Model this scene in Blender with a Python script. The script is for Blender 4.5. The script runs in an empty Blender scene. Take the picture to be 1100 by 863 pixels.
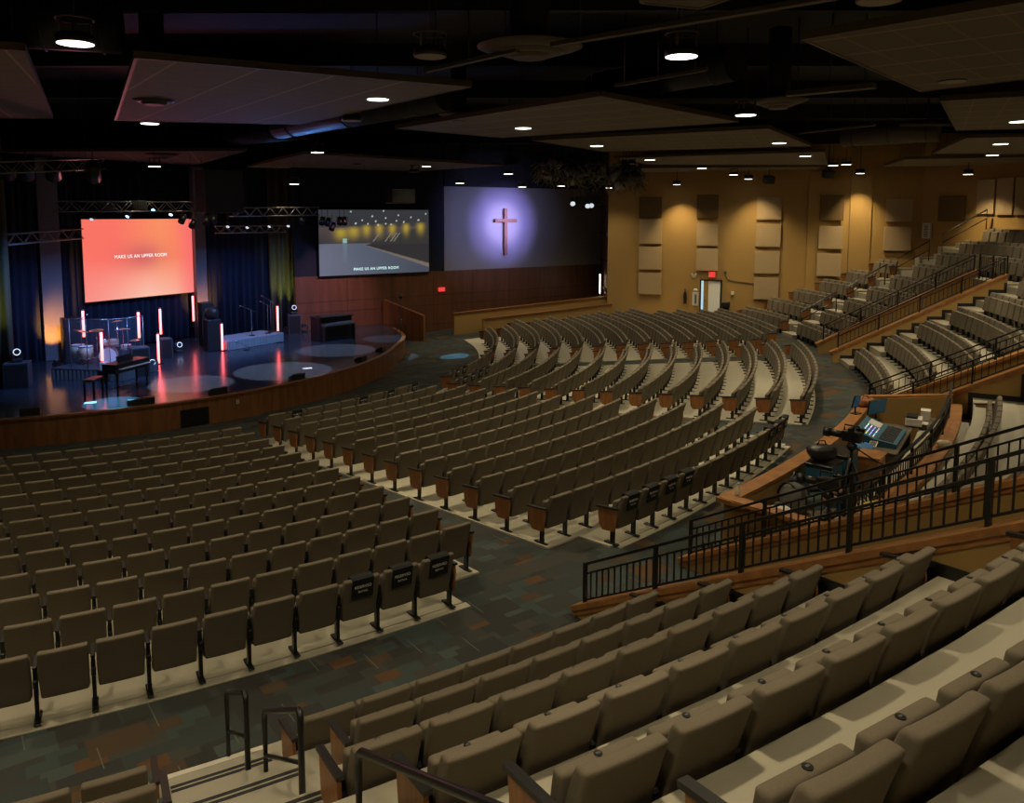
import bpy, bmesh, math, random
from mathutils import Vector, Matrix
random.seed(7)
PI = math.pi
SC = bpy.context.scene
COL = SC.collection
rad = math.radians

# ------------------------------------------------------------------ camera model and polar plan
F, YH, PY, PX, EYE = 868.0, 231.0, 317.0, 540.0, 5.6
TILT = math.atan((PY - YH) / F)
CX, CY = -18.2, 35.0          # centre every seating arc is struck from
RB, SL = 29.5, 0.059          # radius of the rearmost floor row, slope of the floor


def ray(x, y):
    X = (x - PX) / F
    Y = -(y - PY) / F
    return Vector((X, math.cos(TILT) + Y * math.sin(TILT), -math.sin(TILT) + Y * math.cos(TILT)))


def atz(x, y, z):
    d = ray(x, y)
    return Vector((0, 0, EYE)) + d * ((z - EYE) / d.z)


def atY(x, y, Y):
    d = ray(x, y)
    return Vector((0, 0, EYE)) + d * (Y / d.y)


def atplane(x, y, p, n):
    d = ray(x, y)
    o = Vector((0, 0, EYE))
    return o + d * ((Vector(p) - o).dot(Vector(n)) / d.dot(Vector(n)))


def fz(r):
    return -SL * max(RB - r, 0.0)


def atfloor(x, y, dz=0):
    w = atz(x, y, dz)
    for _ in range(30):
        w = atz(x, y, dz + fz(math.hypot(w.x - CX, w.y - CY)))
    return w


def P(r, th, z=0.0):
    return Vector((CX + r * math.cos(rad(th)), CY + r * math.sin(rad(th)), z))


def polar(w):
    return math.hypot(w.x - CX, w.y - CY), math.degrees(math.atan2(w.y - CY, w.x - CX))


def project(w):
    x, y, z = w.x, w.y, w.z - EYE
    zc = y * math.cos(TILT) - z * math.sin(TILT)
    yc = y * math.sin(TILT) + z * math.cos(TILT)
    if zc < 0.1:
        return None
    return PX + F * x / zc, PY - F * yc / zc, zc


# ------------------------------------------------------------------ materials
MATS = {}


def mat(name, color, rough=0.6, metal=0.0, var=0.0, vscale=8.0, emit=None, estr=1.0, bump=0.0, bscale=60.0, spec=0.5, alpha=None, coat=0.0):
    m = bpy.data.materials.new(name)
    m.use_nodes = True
    nt = m.node_tree
    b = nt.nodes['Principled BSDF']
    b.inputs['Base Color'].default_value = (*color, 1)
    b.inputs['Roughness'].default_value = rough
    b.inputs['Metallic'].default_value = metal
    b.inputs['Specular IOR Level'].default_value = spec
    b.inputs['Coat Weight'].default_value = coat
    if var or bump:
        tc = nt.nodes.new('ShaderNodeTexCoord')
        if var:
            n = nt.nodes.new('ShaderNodeTexNoise')
            n.inputs['Scale'].default_value = vscale
            n.inputs['Detail'].default_value = 4
            nt.links.new(tc.outputs['Object'], n.inputs['Vector'])
            mx = nt.nodes.new('ShaderNodeMix')
            mx.data_type = 'RGBA'
            mx.inputs[6].default_value = (*[c * (1 - var) for c in color], 1)
            mx.inputs[7].default_value = (*[min(1, c * (1 + var)) for c in color], 1)
            nt.links.new(n.outputs['Fac'], mx.inputs[0])
            nt.links.new(mx.outputs[2], b.inputs['Base Color'])
        if bump:
            n2 = nt.nodes.new('ShaderNodeTexNoise')
            n2.inputs['Scale'].default_value = bscale
            nt.links.new(tc.outputs['Object'], n2.inputs['Vector'])
            bp = nt.nodes.new('ShaderNodeBump')
            bp.inputs['Strength'].default_value = bump
            bp.inputs['Distance'].default_value = 0.01
            nt.links.new(n2.outputs['Fac'], bp.inputs['Height'])
            nt.links.new(bp.outputs['Normal'], b.inputs['Normal'])
    if emit:
        b.inputs['Emission Color'].default_value = (*emit, 1)
        b.inputs['Emission Strength'].default_value = estr
    if alpha is not None:
        b.inputs['Alpha'].default_value = alpha
    MATS[name] = m
    return m


def wood(name, c1, c2, scale=3.0, rough=0.4, axis=(1, 1, 8)):
    m = bpy.data.materials.new(name)
    m.use_nodes = True
    nt = m.node_tree
    b = nt.nodes['Principled BSDF']
    b.inputs['Roughness'].default_value = rough
    tc = nt.nodes.new('ShaderNodeTexCoord')
    mp = nt.nodes.new('ShaderNodeMapping')
    mp.inputs['Scale'].default_value = axis
    n = nt.nodes.new('ShaderNodeTexNoise')
    n.inputs['Scale'].default_value = scale
    n.inputs['Detail'].default_value = 6
    n.inputs['Distortion'].default_value = 0.6
    cr = nt.nodes.new('ShaderNodeValToRGB')
    cr.color_ramp.elements[0].position = 0.35
    cr.color_ramp.elements[1].position = 0.68
    cr.color_ramp.elements[0].color = (*c1, 1)
    cr.color_ramp.elements[1].color = (*c2, 1)
    nt.links.new(tc.outputs['Object'], mp.inputs[0])
    nt.links.new(mp.outputs[0], n.inputs['Vector'])
    nt.links.new(n.outputs['Fac'], cr.inputs[0])
    nt.links.new(cr.outputs[0], b.inputs['Base Color'])
    MATS[name] = m
    return m


def math_node(nt, op, a, b=None):
    n = nt.nodes.new('ShaderNodeMath')
    n.operation = op
    for i, v in enumerate((a, b)):
        if v is None:
            continue
        if isinstance(v, (int, float)):
            n.inputs[i].default_value = v
        else:
            nt.links.new(v, n.inputs[i])
    return n.outputs[0]


def carpet_mat():
    m = bpy.data.materials.new('carpet')
    m.use_nodes = True
    nt = m.node_tree
    b = nt.nodes['Principled BSDF']
    b.inputs['Roughness'].default_value = 0.95
    b.inputs['Specular IOR Level'].default_value = 0.15
    tc = nt.nodes.new('ShaderNodeTexCoord')
    mp = nt.nodes.new('ShaderNodeMapping')
    mp.inputs['Rotation'].default_value = (0, 0, rad(-36))
    nt.links.new(tc.outputs['Object'], mp.inputs[0])
    sx = nt.nodes.new('ShaderNodeSeparateXYZ')
    nt.links.new(mp.outputs[0], sx.inputs[0])
    X, Y = sx.outputs[0], sx.outputs[1]

    def cell(w, h, off, seed):
        yy = math_node(nt, 'FLOOR', math_node(nt, 'DIVIDE', math_node(nt, 'ADD', Y, off), h))
        sh = math_node(nt, 'MULTIPLY', math_node(nt, 'FRACT', math_node(nt, 'MULTIPLY', yy, 0.37)), w)
        xx = math_node(nt, 'FLOOR', math_node(nt, 'DIVIDE', math_node(nt, 'ADD', math_node(nt, 'ADD', X, sh), off), w))
        cb = nt.nodes.new('ShaderNodeCombineXYZ')
        nt.links.new(xx, cb.inputs[0])
        nt.links.new(yy, cb.inputs[1])
        cb.inputs[2].default_value = seed
        wn = nt.nodes.new('ShaderNodeTexWhiteNoise')
        wn.noise_dimensions = '3D'
        nt.links.new(cb.outputs[0], wn.inputs['Vector'])
        return wn.outputs['Value']
    big = cell(0.62, 0.40, 0.0, 1.0)
    small = cell(0.30, 0.20, 0.11, 5.0)
    pick = cell(0.62, 0.40, 0.0, 9.0)
    mx = nt.nodes.new('ShaderNodeMix')
    mx.data_type = 'FLOAT'
    nt.links.new(math_node(nt, 'GREATER_THAN', pick, 0.45), mx.inputs[0])
    nt.links.new(big, mx.inputs[2])
    nt.links.new(small, mx.inputs[3])
    cr = nt.nodes.new('ShaderNodeValToRGB')
    cr.color_ramp.interpolation = 'CONSTANT'
    cols = [(0.0, (0.0387, 0.0382, 0.0353)), (.20, (0.0473, 0.0473, 0.0420)), (.42, (0.0430, 0.0498, 0.0462)), (.58, (0.0482, 0.0631, 0.0588)),
            (.72, (0.0550, 0.0531, 0.0454)), (.84, (0.0602, 0.0730, 0.0672)), (.925, (0.0705, 0.0481, 0.0302)), (.965, (0.0946, 0.0531, 0.0269))]
    el = cr.color_ramp.elements
    el[0].position, el[0].color = cols[0][0], (*cols[0][1], 1)
    el[1].position, el[1].color = cols[1][0], (*cols[1][1], 1)
    for p, c in cols[2:]:
        e = el.new(p)
        e.color = (*c, 1)
    nt.links.new(mx.outputs[0], cr.inputs[0])
    # thin pale threads woven along some tile edges
    fr = math_node(nt, 'FRACT', math_node(nt, 'DIVIDE', X, 0.62))
    ln = math_node(nt, 'MULTIPLY', math_node(nt, 'LESS_THAN', fr, 0.02), math_node(nt, 'GREATER_THAN', cell(0.62, 0.4, 0.2, 3.0), 0.8))
    m2 = nt.nodes.new('ShaderNodeMix')
    m2.data_type = 'RGBA'
    nt.links.new(ln, m2.inputs[0])
    nt.links.new(cr.outputs[0], m2.inputs[6])
    m2.inputs[7].default_value = (.11, .11, .095, 1)
    nt.links.new(m2.outputs[2], b.inputs['Base Color'])
    return m


def tile_mat(name, base, line, gap=1.22, fine=0.61):
    m = bpy.data.materials.new(name)
    m.use_nodes = True
    nt = m.node_tree
    b = nt.nodes['Principled BSDF']
    b.inputs['Roughness'].default_value = 0.9
    tc = nt.nodes.new('ShaderNodeTexCoord')
    sx = nt.nodes.new('ShaderNodeSeparateXYZ')
    nt.links.new(tc.outputs['Object'], sx.inputs[0])
    l1 = math_node(nt, 'LESS_THAN', math_node(nt, 'FRACT', math_node(nt, 'DIVIDE', sx.outputs[0], gap)), 0.035)
    l2 = math_node(nt, 'MULTIPLY', math_node(nt, 'LESS_THAN', math_node(nt, 'FRACT', math_node(nt, 'DIVIDE', sx.outputs[1], fine)), 0.05), 0.3)
    mx = nt.nodes.new('ShaderNodeMix')
    mx.data_type = 'RGBA'
    nt.links.new(math_node(nt, 'MAXIMUM', l1, l2), mx.inputs[0])
    mx.inputs[6].default_value = (*base, 1)
    mx.inputs[7].default_value = (*line, 1)
    nt.links.new(mx.outputs[2], b.inputs['Base Color'])
    return m


def vcol_emit(name, strength):
    m = bpy.data.materials.new(name)
    m.use_nodes = True
    nt = m.node_tree
    b = nt.nodes['Principled BSDF']
    b.inputs['Base Color'].default_value = (.01, .01, .01, 1)
    b.inputs['Roughness'].default_value = 0.5
    a = nt.nodes.new('ShaderNodeVertexColor')
    a.layer_name = 'picture'
    nt.links.new(a.outputs[0], b.inputs['Emission Color'])
    b.inputs['Emission Strength'].default_value = strength
    return m


M_FAB = mat('seat_fabric', (.150, .124, .088), .92, var=.14, vscale=90, bump=.25, bscale=300, spec=.25)
M_BLK = mat('black_metal', (.010, .010, .010), .38, metal=.0, spec=.5)
M_ARM = mat('black_plastic', (.014, .013, .012), .45)
M_END = wood('end_panel_wood', (.22, .085, .024), (.34, .14, .04), 3, .4, (6, 6, 1))
M_CAP = wood('cap_wood', (.27, .115, .035), (.42, .19, .06), 2.5, .38, (2, 2, 2))
M_STAGEWOOD = wood('stage_front_wood', (.17, .068, .022), (.27, .115, .04), 2.0, .42, (3, 3, .4))
M_DARKWOOD = wood('dark_wall_wood', (.115, .046, .024), (.165, .066, .034), 1.4, .45, (2.5, 2.5, .35))
M_CONC = mat('sealed_concrete', (.33, .30, .225), .55, var=.06, vscale=3)
M_CONC2 = mat('stair_concrete', (.33, .30, .23), .6, var=.06, vscale=4)
M_NOSE = mat('pale_nosing', (.62, .58, .47), .5)
M_STRIP = mat('grip_strip', (.02, .02, .02), .8)
M_WALL = mat('ochre_wall', (.37, .225, .070), .85, var=.05, vscale=1.2)
M_PANEL = mat('acoustic_fabric', (.40, .29, .165), .95, var=.05, vscale=40)
M_PANELD = mat('dark_acoustic_fabric', (.14, .085, .030), .95, var=.05, vscale=40)
M_WHITEWALL = mat('pale_wall', (.26, .235, .22), .8, var=.03, vscale=1)
M_DECK = mat('black_deck', (.012, .012, .014), .9, var=.3, vscale=1)
M_DUCT = mat('dark_duct', (.020, .022, .026), .55, metal=.3, var=.3, vscale=2)
M_STRUT = mat('strut_steel', (.085, .065, .040), .6)
M_CLOUD = tile_mat('ceiling_tile', (.150, .125, .090), (.33, .26, .16))
M_CLOUDE = mat('cloud_edge', (.10, .07, .035), .6)
M_BASEB = mat('black_base', (.012, .012, .011), .6)
M_CARPET = carpet_mat()
M_STAGE = mat('stage_floor', (.030, .034, .042), .20, spec=.6, var=.25, vscale=1.5)
M_CURT = mat('navy_curtain', (.020, .030, .060), .9, var=.15, vscale=5)
M_CURT2 = mat('grey_curtain', (.11, .11, .07), .9, var=.15, vscale=5)
M_COLM = mat('grey_column', (.20, .19, .20), .75)
M_TRUSS = mat('truss_alloy', (.36, .35, .33), .35, metal=.7)
M_LAMP = mat('lamp_diffuser', (.9, .88, .8), .6, emit=(1.0, .93, .76), estr=5.0)
M_LAMPOFF = mat('lamp_diffuser_unlit', (.30, .25, .16), .6)
M_TUBE = mat('pixel_tube', (.9, .5, .45), .5, emit=(1.0, .115, .10), estr=7.0)
M_LENSB = mat('blue_lens', (.4, .6, .9), .2, emit=(.35, .65, 1.0), estr=4.0)
M_LENSW = mat('white_lens', (.9, .9, .9), .2, emit=(.8, .9, 1.0), estr=.8)
M_SPK = mat('speaker_grey', (.045, .048, .058), .7)
M_WHITE = mat('white_plastic', (.62, .60, .54), .5)
M_CREAM = mat('cream_paper', (.62, .56, .40), .7)
M_TEXT = mat('white_print', (.62, .60, .55), .7)
M_COVER = mat('black_cover_cloth', (.007, .007, .008), .85)
M_CHROME = mat('chrome', (.6, .6, .62), .22, metal=.95)
M_PEARL = mat('drum_shell', (.55, .42, .28), .3, var=.15, vscale=5)
M_SKIN = mat('drum_head', (.72, .70, .68), .6)
M_CYM = mat('cymbal_brass', (.55, .40, .16), .3, metal=.8)
M_ACRYL = mat('clear_acrylic', (.3, .35, .45), .05, alpha=.05)
M_CARP = mat('riser_top', (.035, .036, .040), .85, var=.2, vscale=12)
M_SKIRT = mat('riser_skirt', (.085, .080, .075), .9)
M_TEAL = mat('teal_case', (.020, .095, .150), .6, var=.15, vscale=4)
M_BLUEBAG = mat('blue_bag', (.03, .14, .34), .7, var=.2, vscale=9)
M_GREYBAG = mat('grey_bag', (.11, .105, .090), .85, var=.25, vscale=14)
M_GREENBAG = mat('green_bag', (.050, .072, .062), .85, var=.25, vscale=14)
M_NAVYBAG = mat('navy_bag', (.020, .024, .050), .85, var=.2, vscale=10)
M_SKINC = mat('pale_pink_cloth', (.50, .26, .18), .7)
M_DESK = mat('desk_laminate', (.10, .075, .048), .5, var=.1, vscale=5)
M_RED = mat('exit_red', (.5, .02, .02), .5, emit=(1.0, .05, .05), estr=.9)
M_DOOR = mat('door_white', (.85, .87, .85), .5)  # white raised to stand in for light spilling onto the door
M_GLASSLIT = mat('door_daylight', (.5, .7, .9), .3, emit=(.25, .55, .85), estr=1.0)
M_LITTUBE = mat('lit_slot', (.9, .8, .6), .5, emit=(1, .85, .6), estr=3)
M_GREYMET = mat('grey_metal', (.12, .12, .12), .5, metal=.3)
M_YELLOW = mat('yellow_plastic', (.60, .48, .06), .6)
M_CROSS = wood('cross_wood', (.16, .07, .035), (.26, .11, .06), 3, .5, (4, 4, 1))
M_ORANGEBAG = mat('rust_leather', (.30, .11, .04), .7, var=.15, vscale=10)


# ------------------------------------------------------------------ mesh builder
class MB:
    def __init__(self):
        self.bm = bmesh.new()
        self.mi = 0

    def _take(self, n0):
        fs = [f for f in self.bm.faces if f.index == -1 or f.index >= n0]
        return fs

    def quadify(self, verts, faces):
        vs = [self.bm.verts.new(v) for v in verts]
        for f in faces:
            try:
                g = self.bm.faces.new([vs[i] for i in f])
                g.material_index = self.mi
            except ValueError:
                pass
        return vs

    def box(self, c, s, rot=None, bevel=0.0, seg=2):
        b = bmesh.new()
        bmesh.ops.create_cube(b, size=1.0)
        bmesh.ops.scale(b, vec=s, verts=b.verts)
        if bevel > 0:
            bmesh.ops.bevel(b, geom=b.edges[:], offset=bevel, segments=seg, profile=.5, affect='EDGES')
        mx = Matrix.Translation(c)
        if rot is not None:
            mx = mx @ (rot.to_4x4() if hasattr(rot, 'to_4x4') else rot)
        self.merge(b, mx)

    def merge(self, b, mx=None):
        b.verts.index_update()
        vs = [self.bm.verts.new((mx @ v.co) if mx is not None else v.co) for v in b.verts]
        for f in b.faces:
            try:
                g = self.bm.faces.new([vs[v.index] for v in f.verts])
                g.material_index = self.mi
                g.smooth = f.smooth
            except ValueError:
                pass
        b.free()

    def cyl(self, p0, p1, r, seg=10, r2=None, cap=True):
        p0, p1 = Vector(p0), Vector(p1)
        d = p1 - p0
        if d.length < 1e-6:
            return
        q = d.to_track_quat('Z', 'Y').to_matrix()
        r2 = r if r2 is None else r2
        a, c = [], []
        for i in range(seg):
            t = 2 * PI * i / seg
            o = q @ Vector((math.cos(t), math.sin(t), 0))
            a.append(self.bm.verts.new(p0 + o * r))
            c.append(self.bm.verts.new(p1 + o * r2))
        fs = []
        for i in range(seg):
            j = (i + 1) % seg
            f = self.bm.faces.new((a[i], a[j], c[j], c[i]))
            f.smooth = True
            fs.append(f)
        if cap:
            fs.append(self.bm.faces.new(a[::-1]))
            fs.append(self.bm.faces.new(c))
        for f in fs:
            f.material_index = self.mi

    def tube(self, pts, r, seg=8, closed=False):
        pts = [Vector(p) for p in pts]
        n = len(pts)
        rings = []
        up = Vector((0, 0, 1))
        for i, p in enumerate(pts):
            a = pts[i - 1] if (i > 0 or closed) else pts[i]
            b = pts[(i + 1) % n] if (i < n - 1 or closed) else pts[i]
            d = (b - a).normalized()
            u = d.cross(up)
            if u.length < 1e-3:
                u = d.cross(Vector((1, 0, 0)))
            u.normalize()
            v = d.cross(u).normalized()
            rings.append([self.bm.verts.new(p + u * r * math.cos(2 * PI * k / seg) + v * r * math.sin(2 * PI * k / seg)) for k in range(seg)])
        m = n if closed else n - 1
        for i in range(m):
            A, B = rings[i], rings[(i + 1) % n]
            for k in range(seg):
                f = self.bm.faces.new((A[k], A[(k + 1) % seg], B[(k + 1) % seg], B[k]))
                f.smooth = True
                f.material_index = self.mi
        if not closed:
            for rg in (rings[0][::-1], rings[-1]):
                f = self.bm.faces.new(rg)
                f.material_index = self.mi

    def bar(self, p0, p1, w, h, up=(0, 0, 1)):
        # rectangular bar from p0 to p1, w across, h along up
        p0, p1 = Vector(p0), Vector(p1)
        d = (p1 - p0).normalized()
        u = d.cross(Vector(up))
        if u.length < 1e-4:
            u = Vector((1, 0, 0))
        u.normalize()
        v = u.cross(d).normalized()
        vs = []
        for p in (p0, p1):
            for a, b in ((-1, -1), (1, -1), (1, 1), (-1, 1)):
                vs.append(p + u * a * w / 2 + v * b * h / 2)
        self.quadify(vs, [(0, 3, 2, 1), (4, 5, 6, 7), (0, 1, 5, 4), (1, 2, 6, 5), (2, 3, 7, 6), (3, 0, 4, 7)])

    def lathe(self, prof, c=(0, 0, 0), seg=24, mx=None):
        c = Vector(c)
        rings = []
        for r, z in prof:
            rg = []
            for i in range(seg):
                t = 2 * PI * i / seg
                v = Vector((r * math.cos(t), r * math.sin(t), z))
                if mx is not None:
                    v = mx @ v
                rg.append(self.bm.verts.new(c + v))
            rings.append(rg)
        for A, B in zip(rings, rings[1:]):
            for i in range(seg):
                j = (i + 1) % seg
                f = self.bm.faces.new((A[i], A[j], B[j], B[i]))
                f.smooth = True
                f.material_index = self.mi
        for rg in (rings[0][::-1], rings[-1]):
            f = self.bm.faces.new(rg)
            f.material_index = self.mi

    def sector(self, r0, r1, t0, t1, zb, zt, nt=None, nr=1):
        # closed polar block; zb, zt numbers or functions of r
        zbf = zb if callable(zb) else (lambda r: zb)
        ztf = zt if callable(zt) else (lambda r: zt)
        nt = nt or max(2, int(abs(t1 - t0) / 1.5))
        T = [[self.bm.verts.new(P(r0 + (r1 - r0) * i / nr, t0 + (t1 - t0) * j / nt, ztf(r0 + (r1 - r0) * i / nr))) for j in range(nt + 1)] for i in range(nr + 1)]
        B = [[self.bm.verts.new(P(r0 + (r1 - r0) * i / nr, t0 + (t1 - t0) * j / nt, zbf(r0 + (r1 - r0) * i / nr))) for j in range(nt + 1)] for i in range(nr + 1)]
        fs = []
        for i in range(nr):
            for j in range(nt):
                fs.append((T[i][j], T[i + 1][j], T[i + 1][j + 1], T[i][j + 1]))
                fs.append((B[i][j], B[i][j + 1], B[i + 1][j + 1], B[i + 1][j]))
        for j in range(nt):
            fs.append((B[0][j], T[0][j], T[0][j + 1], B[0][j + 1]))
            fs.append((B[nr][j], B[nr][j + 1], T[nr][j + 1], T[nr][j]))
        for i in range(nr):
            fs.append((B[i][0], B[i + 1][0], T[i + 1][0], T[i][0]))
            fs.append((B[i][nt], T[i][nt], T[i + 1][nt], B[i + 1][nt]))
        for f in fs:
            g = self.bm.faces.new(f)
            g.material_index = self.mi

    def prism(self, poly, n):
        # polygon (list of 3-D points) swept by vector n
        n = Vector(n)
        k = len(poly)
        a = [self.bm.verts.new(Vector(p)) for p in poly]
        b = [self.bm.verts.new(Vector(p) + n) for p in poly]
        fs = [a[::-1], b]
        for i in range(k):
            j = (i + 1) % k
            fs.append((a[i], a[j], b[j], b[i]))
        for f in fs:
            g = self.bm.faces.new(f)
            g.material_index = self.mi

    def blob(self, c, s, seed=0, amp=.12, sub=3, flat=None):
        b = bmesh.new()
        bmesh.ops.create_icosphere(b, subdivisions=sub, radius=1.0)
        rnd = random.Random(seed)
        k = [(Vector((rnd.uniform(-1, 1), rnd.uniform(-1, 1), rnd.uniform(-1, 1))) * 4, rnd.uniform(0, 6)) for _ in range(5)]
        for v in b.verts:
            d = sum(math.sin(v.co.dot(q) + ph) for q, ph in k) / 5
            v.co *= 1 + amp * d * 1.6
            for i in range(3):
                e = abs(v.co[i]) ** .75
                v.co[i] = math.copysign(e, v.co[i]) * s[i]
            if flat is not None and v.co.z < flat:
                v.co.z = flat
        for f in b.faces:
            f.smooth = True
        self.merge(b, Matrix.Translation(c))

    def data(self, name, mats):
        me = bpy.data.meshes.new(name)
        bmesh.ops.recalc_face_normals(self.bm, faces=self.bm.faces[:])
        self.bm.to_mesh(me)
        self.bm.free()
        for m in (mats if isinstance(mats, (list, tuple)) else [mats]):
            me.materials.append(m)
        return me

    def build(self, name, mats, parent=None, smooth=False):
        me = self.data(name, mats)
        if smooth:
            for p in me.polygons:
                p.use_smooth = True
        return link(name, me, parent)


def link(name, me, parent=None, loc=None, rz=0):
    o = bpy.data.objects.new(name, me)
    COL.objects.link(o)
    if parent is not None:
        o.parent = parent
    if loc is not None:
        o.location = loc
        o.rotation_euler = (0, 0, rz)
    return o


def tag(o, label, cat, group=None, kind=None):
    o['label'] = label
    o['category'] = cat
    if group:
        o['group'] = group
    if kind:
        o['kind'] = kind
    return o


def thing(name, label, cat, loc=(0, 0, 0), rz=0.0, group=None):
    o = bpy.data.objects.new(name, None)
    o.empty_display_size = .1
    COL.objects.link(o)
    o.location = loc
    o.rotation_euler = (0, 0, rz)
    return tag(o, label, cat, group)


def struct(name, mb, mats, smooth=False):
    o = mb.build(name, mats, None, smooth)
    o['kind'] = 'structure'
    return o


def copy_tree(o, parent=None):
    c = o.copy()
    COL.objects.link(c)
    if parent is not None:
        c.parent = parent
    for ch in list(o.children):
        copy_tree(ch, c)
    return c


def text_mesh(s, size, mat_, name='lettering', extrude=0.0, spacing=1.0, line=1.0):
    cu = bpy.data.curves.new(name, 'FONT')
    cu.body = s
    cu.size = size
    cu.align_x = 'CENTER'
    cu.align_y = 'CENTER'
    cu.extrude = extrude
    cu.space_character = spacing
    cu.space_line = line
    ob = bpy.data.objects.new(name, cu)
    COL.objects.link(ob)
    dg = bpy.context.evaluated_depsgraph_get()
    dg.update()
    me = bpy.data.meshes.new_from_object(ob.evaluated_get(dg))
    me.name = name
    bpy.data.objects.remove(ob)
    bpy.data.curves.remove(cu)
    me.materials.clear()
    me.materials.append(mat_)
    return me


ORD = ['', 'first', 'second', 'third', 'fourth', 'fifth', 'sixth', 'seventh', 'eighth', 'ninth', 'tenth', 'eleventh', 'twelfth', 'thirteenth',
       'fourteenth', 'fifteenth', 'sixteenth', 'seventeenth', 'eighteenth', 'nineteenth', 'twentieth']

# ------------------------------------------------------------------ camera
cam = bpy.data.cameras.new('camera')
cam.sensor_fit = 'HORIZONTAL'
cam.sensor_width = 36.0
cam.lens = F / 1100 * 36.0
cam.shift_x = (550 - PX) / 1100
cam.shift_y = -(431.5 - PY) / 1100
cam.clip_end = 300
cam_o = bpy.data.objects.new('camera', cam)
COL.objects.link(cam_o)
cam_o.location = (0, 0, EYE)
cam_o.rotation_euler = (PI / 2 - TILT, 0, 0)
SC.camera = cam_o

# ------------------------------------------------------------------ floor, seating slabs
RK = 31.4                      # where the stepped seating begins
TREAD, RISE, Z1 = 1.06, .54, .15


def rk(k):
    return Z1 + RISE * k


RG, TG, SG = 31.5, 1.04, .515      # far stepped blocks: seat line, pitch, rise


def rg(k):
    return SG * k


def eg(k):
    return RG + .24 + TG * (k - 1)


mb = MB()
mb.sector(3, RB, -100, 40, lambda r: fz(r) - .3, fz, 70, 6)
mb.sector(RB, 42.5, -100, 40, -.3, 0.0, 70, 1)
struct('floor', mb, M_CARPET)

PITCH, ROW = .568, .907
# block: name, edge angles for the concrete, rows
mb = MB()


def slab(r0, r1, t0, t1, h=.03):
    mb.sector(r0, r1, t0, t1, lambda r: fz(r) - .02, lambda r: fz(r) + h, None, 2)


slab(RB - 12 * ROW - .55, RB - ROW + .3, -76, -51.9)
slab(RB - ROW + .28, RB + .12, -76, -53.5)
slab(RB - 13 * ROW - .55, RB - ROW + .32, -49.0, -30.9)
slab(RB - ROW + .28, RB + .12, -47.5, -32.0)
slab(RB - 13 * ROW - .55, RB + .12, -27.9, -8.0)
slab(RB - 13 * ROW - .55, RB + .12, -5.6, 19)
# lower lip behind the rearmost rows
mb.sector(RB + .12, RB + .26, -76, -53.4, -.02, .012)
mb.sector(RB + .12, RB + .26, -47.3, -32.2, -.02, .012)
mb.sector(RB + .12, RB + .26, -27.6, -9, -.02, .012)
struct('floor_seating_concrete', mb, mat('floor_concrete', (.43, .395, .295), .55, var=.06, vscale=3))

# ------------------------------------------------------------------ seats


def back_bm(lod=0):
    b = bmesh.new()
    bmesh.ops.create_grid(b, x_segments=1, y_segments=1, size=.5)
    b.free()
    m = MB()
    # rounded slab: width .50, height .54, thickness .095, waisted a little, leaning back
    n = 3 if lod == 0 else 1
    c = bmesh.new()
    bmesh.ops.create_cube(c, size=1.0)
    bmesh.ops.scale(c, vec=(.50, .095, .60), verts=c.verts)
    bmesh.ops.bevel(c, geom=c.edges[:], offset=.03 if lod == 0 else .02, segments=n, profile=.6, affect='EDGES')
    if lod == 0:
        bmesh.ops.subdivide_edges(c, edges=[e for e in c.edges if e.calc_length() > .3], cuts=3, use_grid_fill=True)
    for v in c.verts:
        x, y, z = v.co
        t = (z + .30) / .60
        y += .012 * (2 * x / .515) ** 2 * -1          # wraps forward at its sides
        x *= .95 + .05 * math.sin(min(1, t) * PI * .75)
        y += .06 * (t - .35) ** 2 * 1.2 + t * .14
        v.co = (x, y + .11, z + .56)
    for f in c.faces:
        f.smooth = True
    m.merge(c)
    return m


def pan_bm(lod=0):
    m = MB()
    c = bmesh.new()
    bmesh.ops.create_cube(c, size=1.0)
    bmesh.ops.scale(c, vec=(.485, .085, .50), verts=c.verts)
    bmesh.ops.bevel(c, geom=c.edges[:], offset=.03 if lod == 0 else .02, segments=3 if lod == 0 else 1, profile=.6, affect='EDGES')
    for v in c.verts:
        x, y, z = v.co
        t = (z + .25) / .50
        v.co = (x, y + .005 + .075 * t + .02 * math.sin(t * PI), z + .485)
    for f in c.faces:
        f.smooth = True
    m.merge(c)
    return m


def leg_bm(lod=0):
    m = MB()
    if lod == 0:
        m.bar((0, .085, .0), (0, .10, .60), .042, .075, up=(0, 1, 0))
        m.box((0, .07, .012), (.07, .30, .022), bevel=.006, seg=1)
        m.box((0, .07, .45), (.05, .22, .10), bevel=.012, seg=1)
        m.cyl((-.028, -.03, .014), (-.028, -.03, .032), .012, 6)
    else:
        m.bar((0, .085, .0), (0, .10, .55), .042, .075, up=(0, 1, 0))
        m.box((0, .07, .012), (.07, .30, .022))
    return m


def arm_bm(lod=0):
    m = MB()
    m.box((0, .0, .625), (.05, .30, .032), bevel=.01 if lod == 0 else 0, seg=2)
    return m


def panel_bm(lod=0):
    m = MB()
    prof = [(-.20, .59), (.19, .63), (.20, .50), (.16, .24), (-.10, .22), (-.17, .30)]
    m.prism([(-.016, y, z) for y, z in prof], (.032, 0, 0))
    return m


def panel_edge_bm(lod=0):
    m = MB()
    m.bar((0, -.23, .605), (0, .22, .648), .055, .03, up=(0, 0, 1))
    return m


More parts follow.
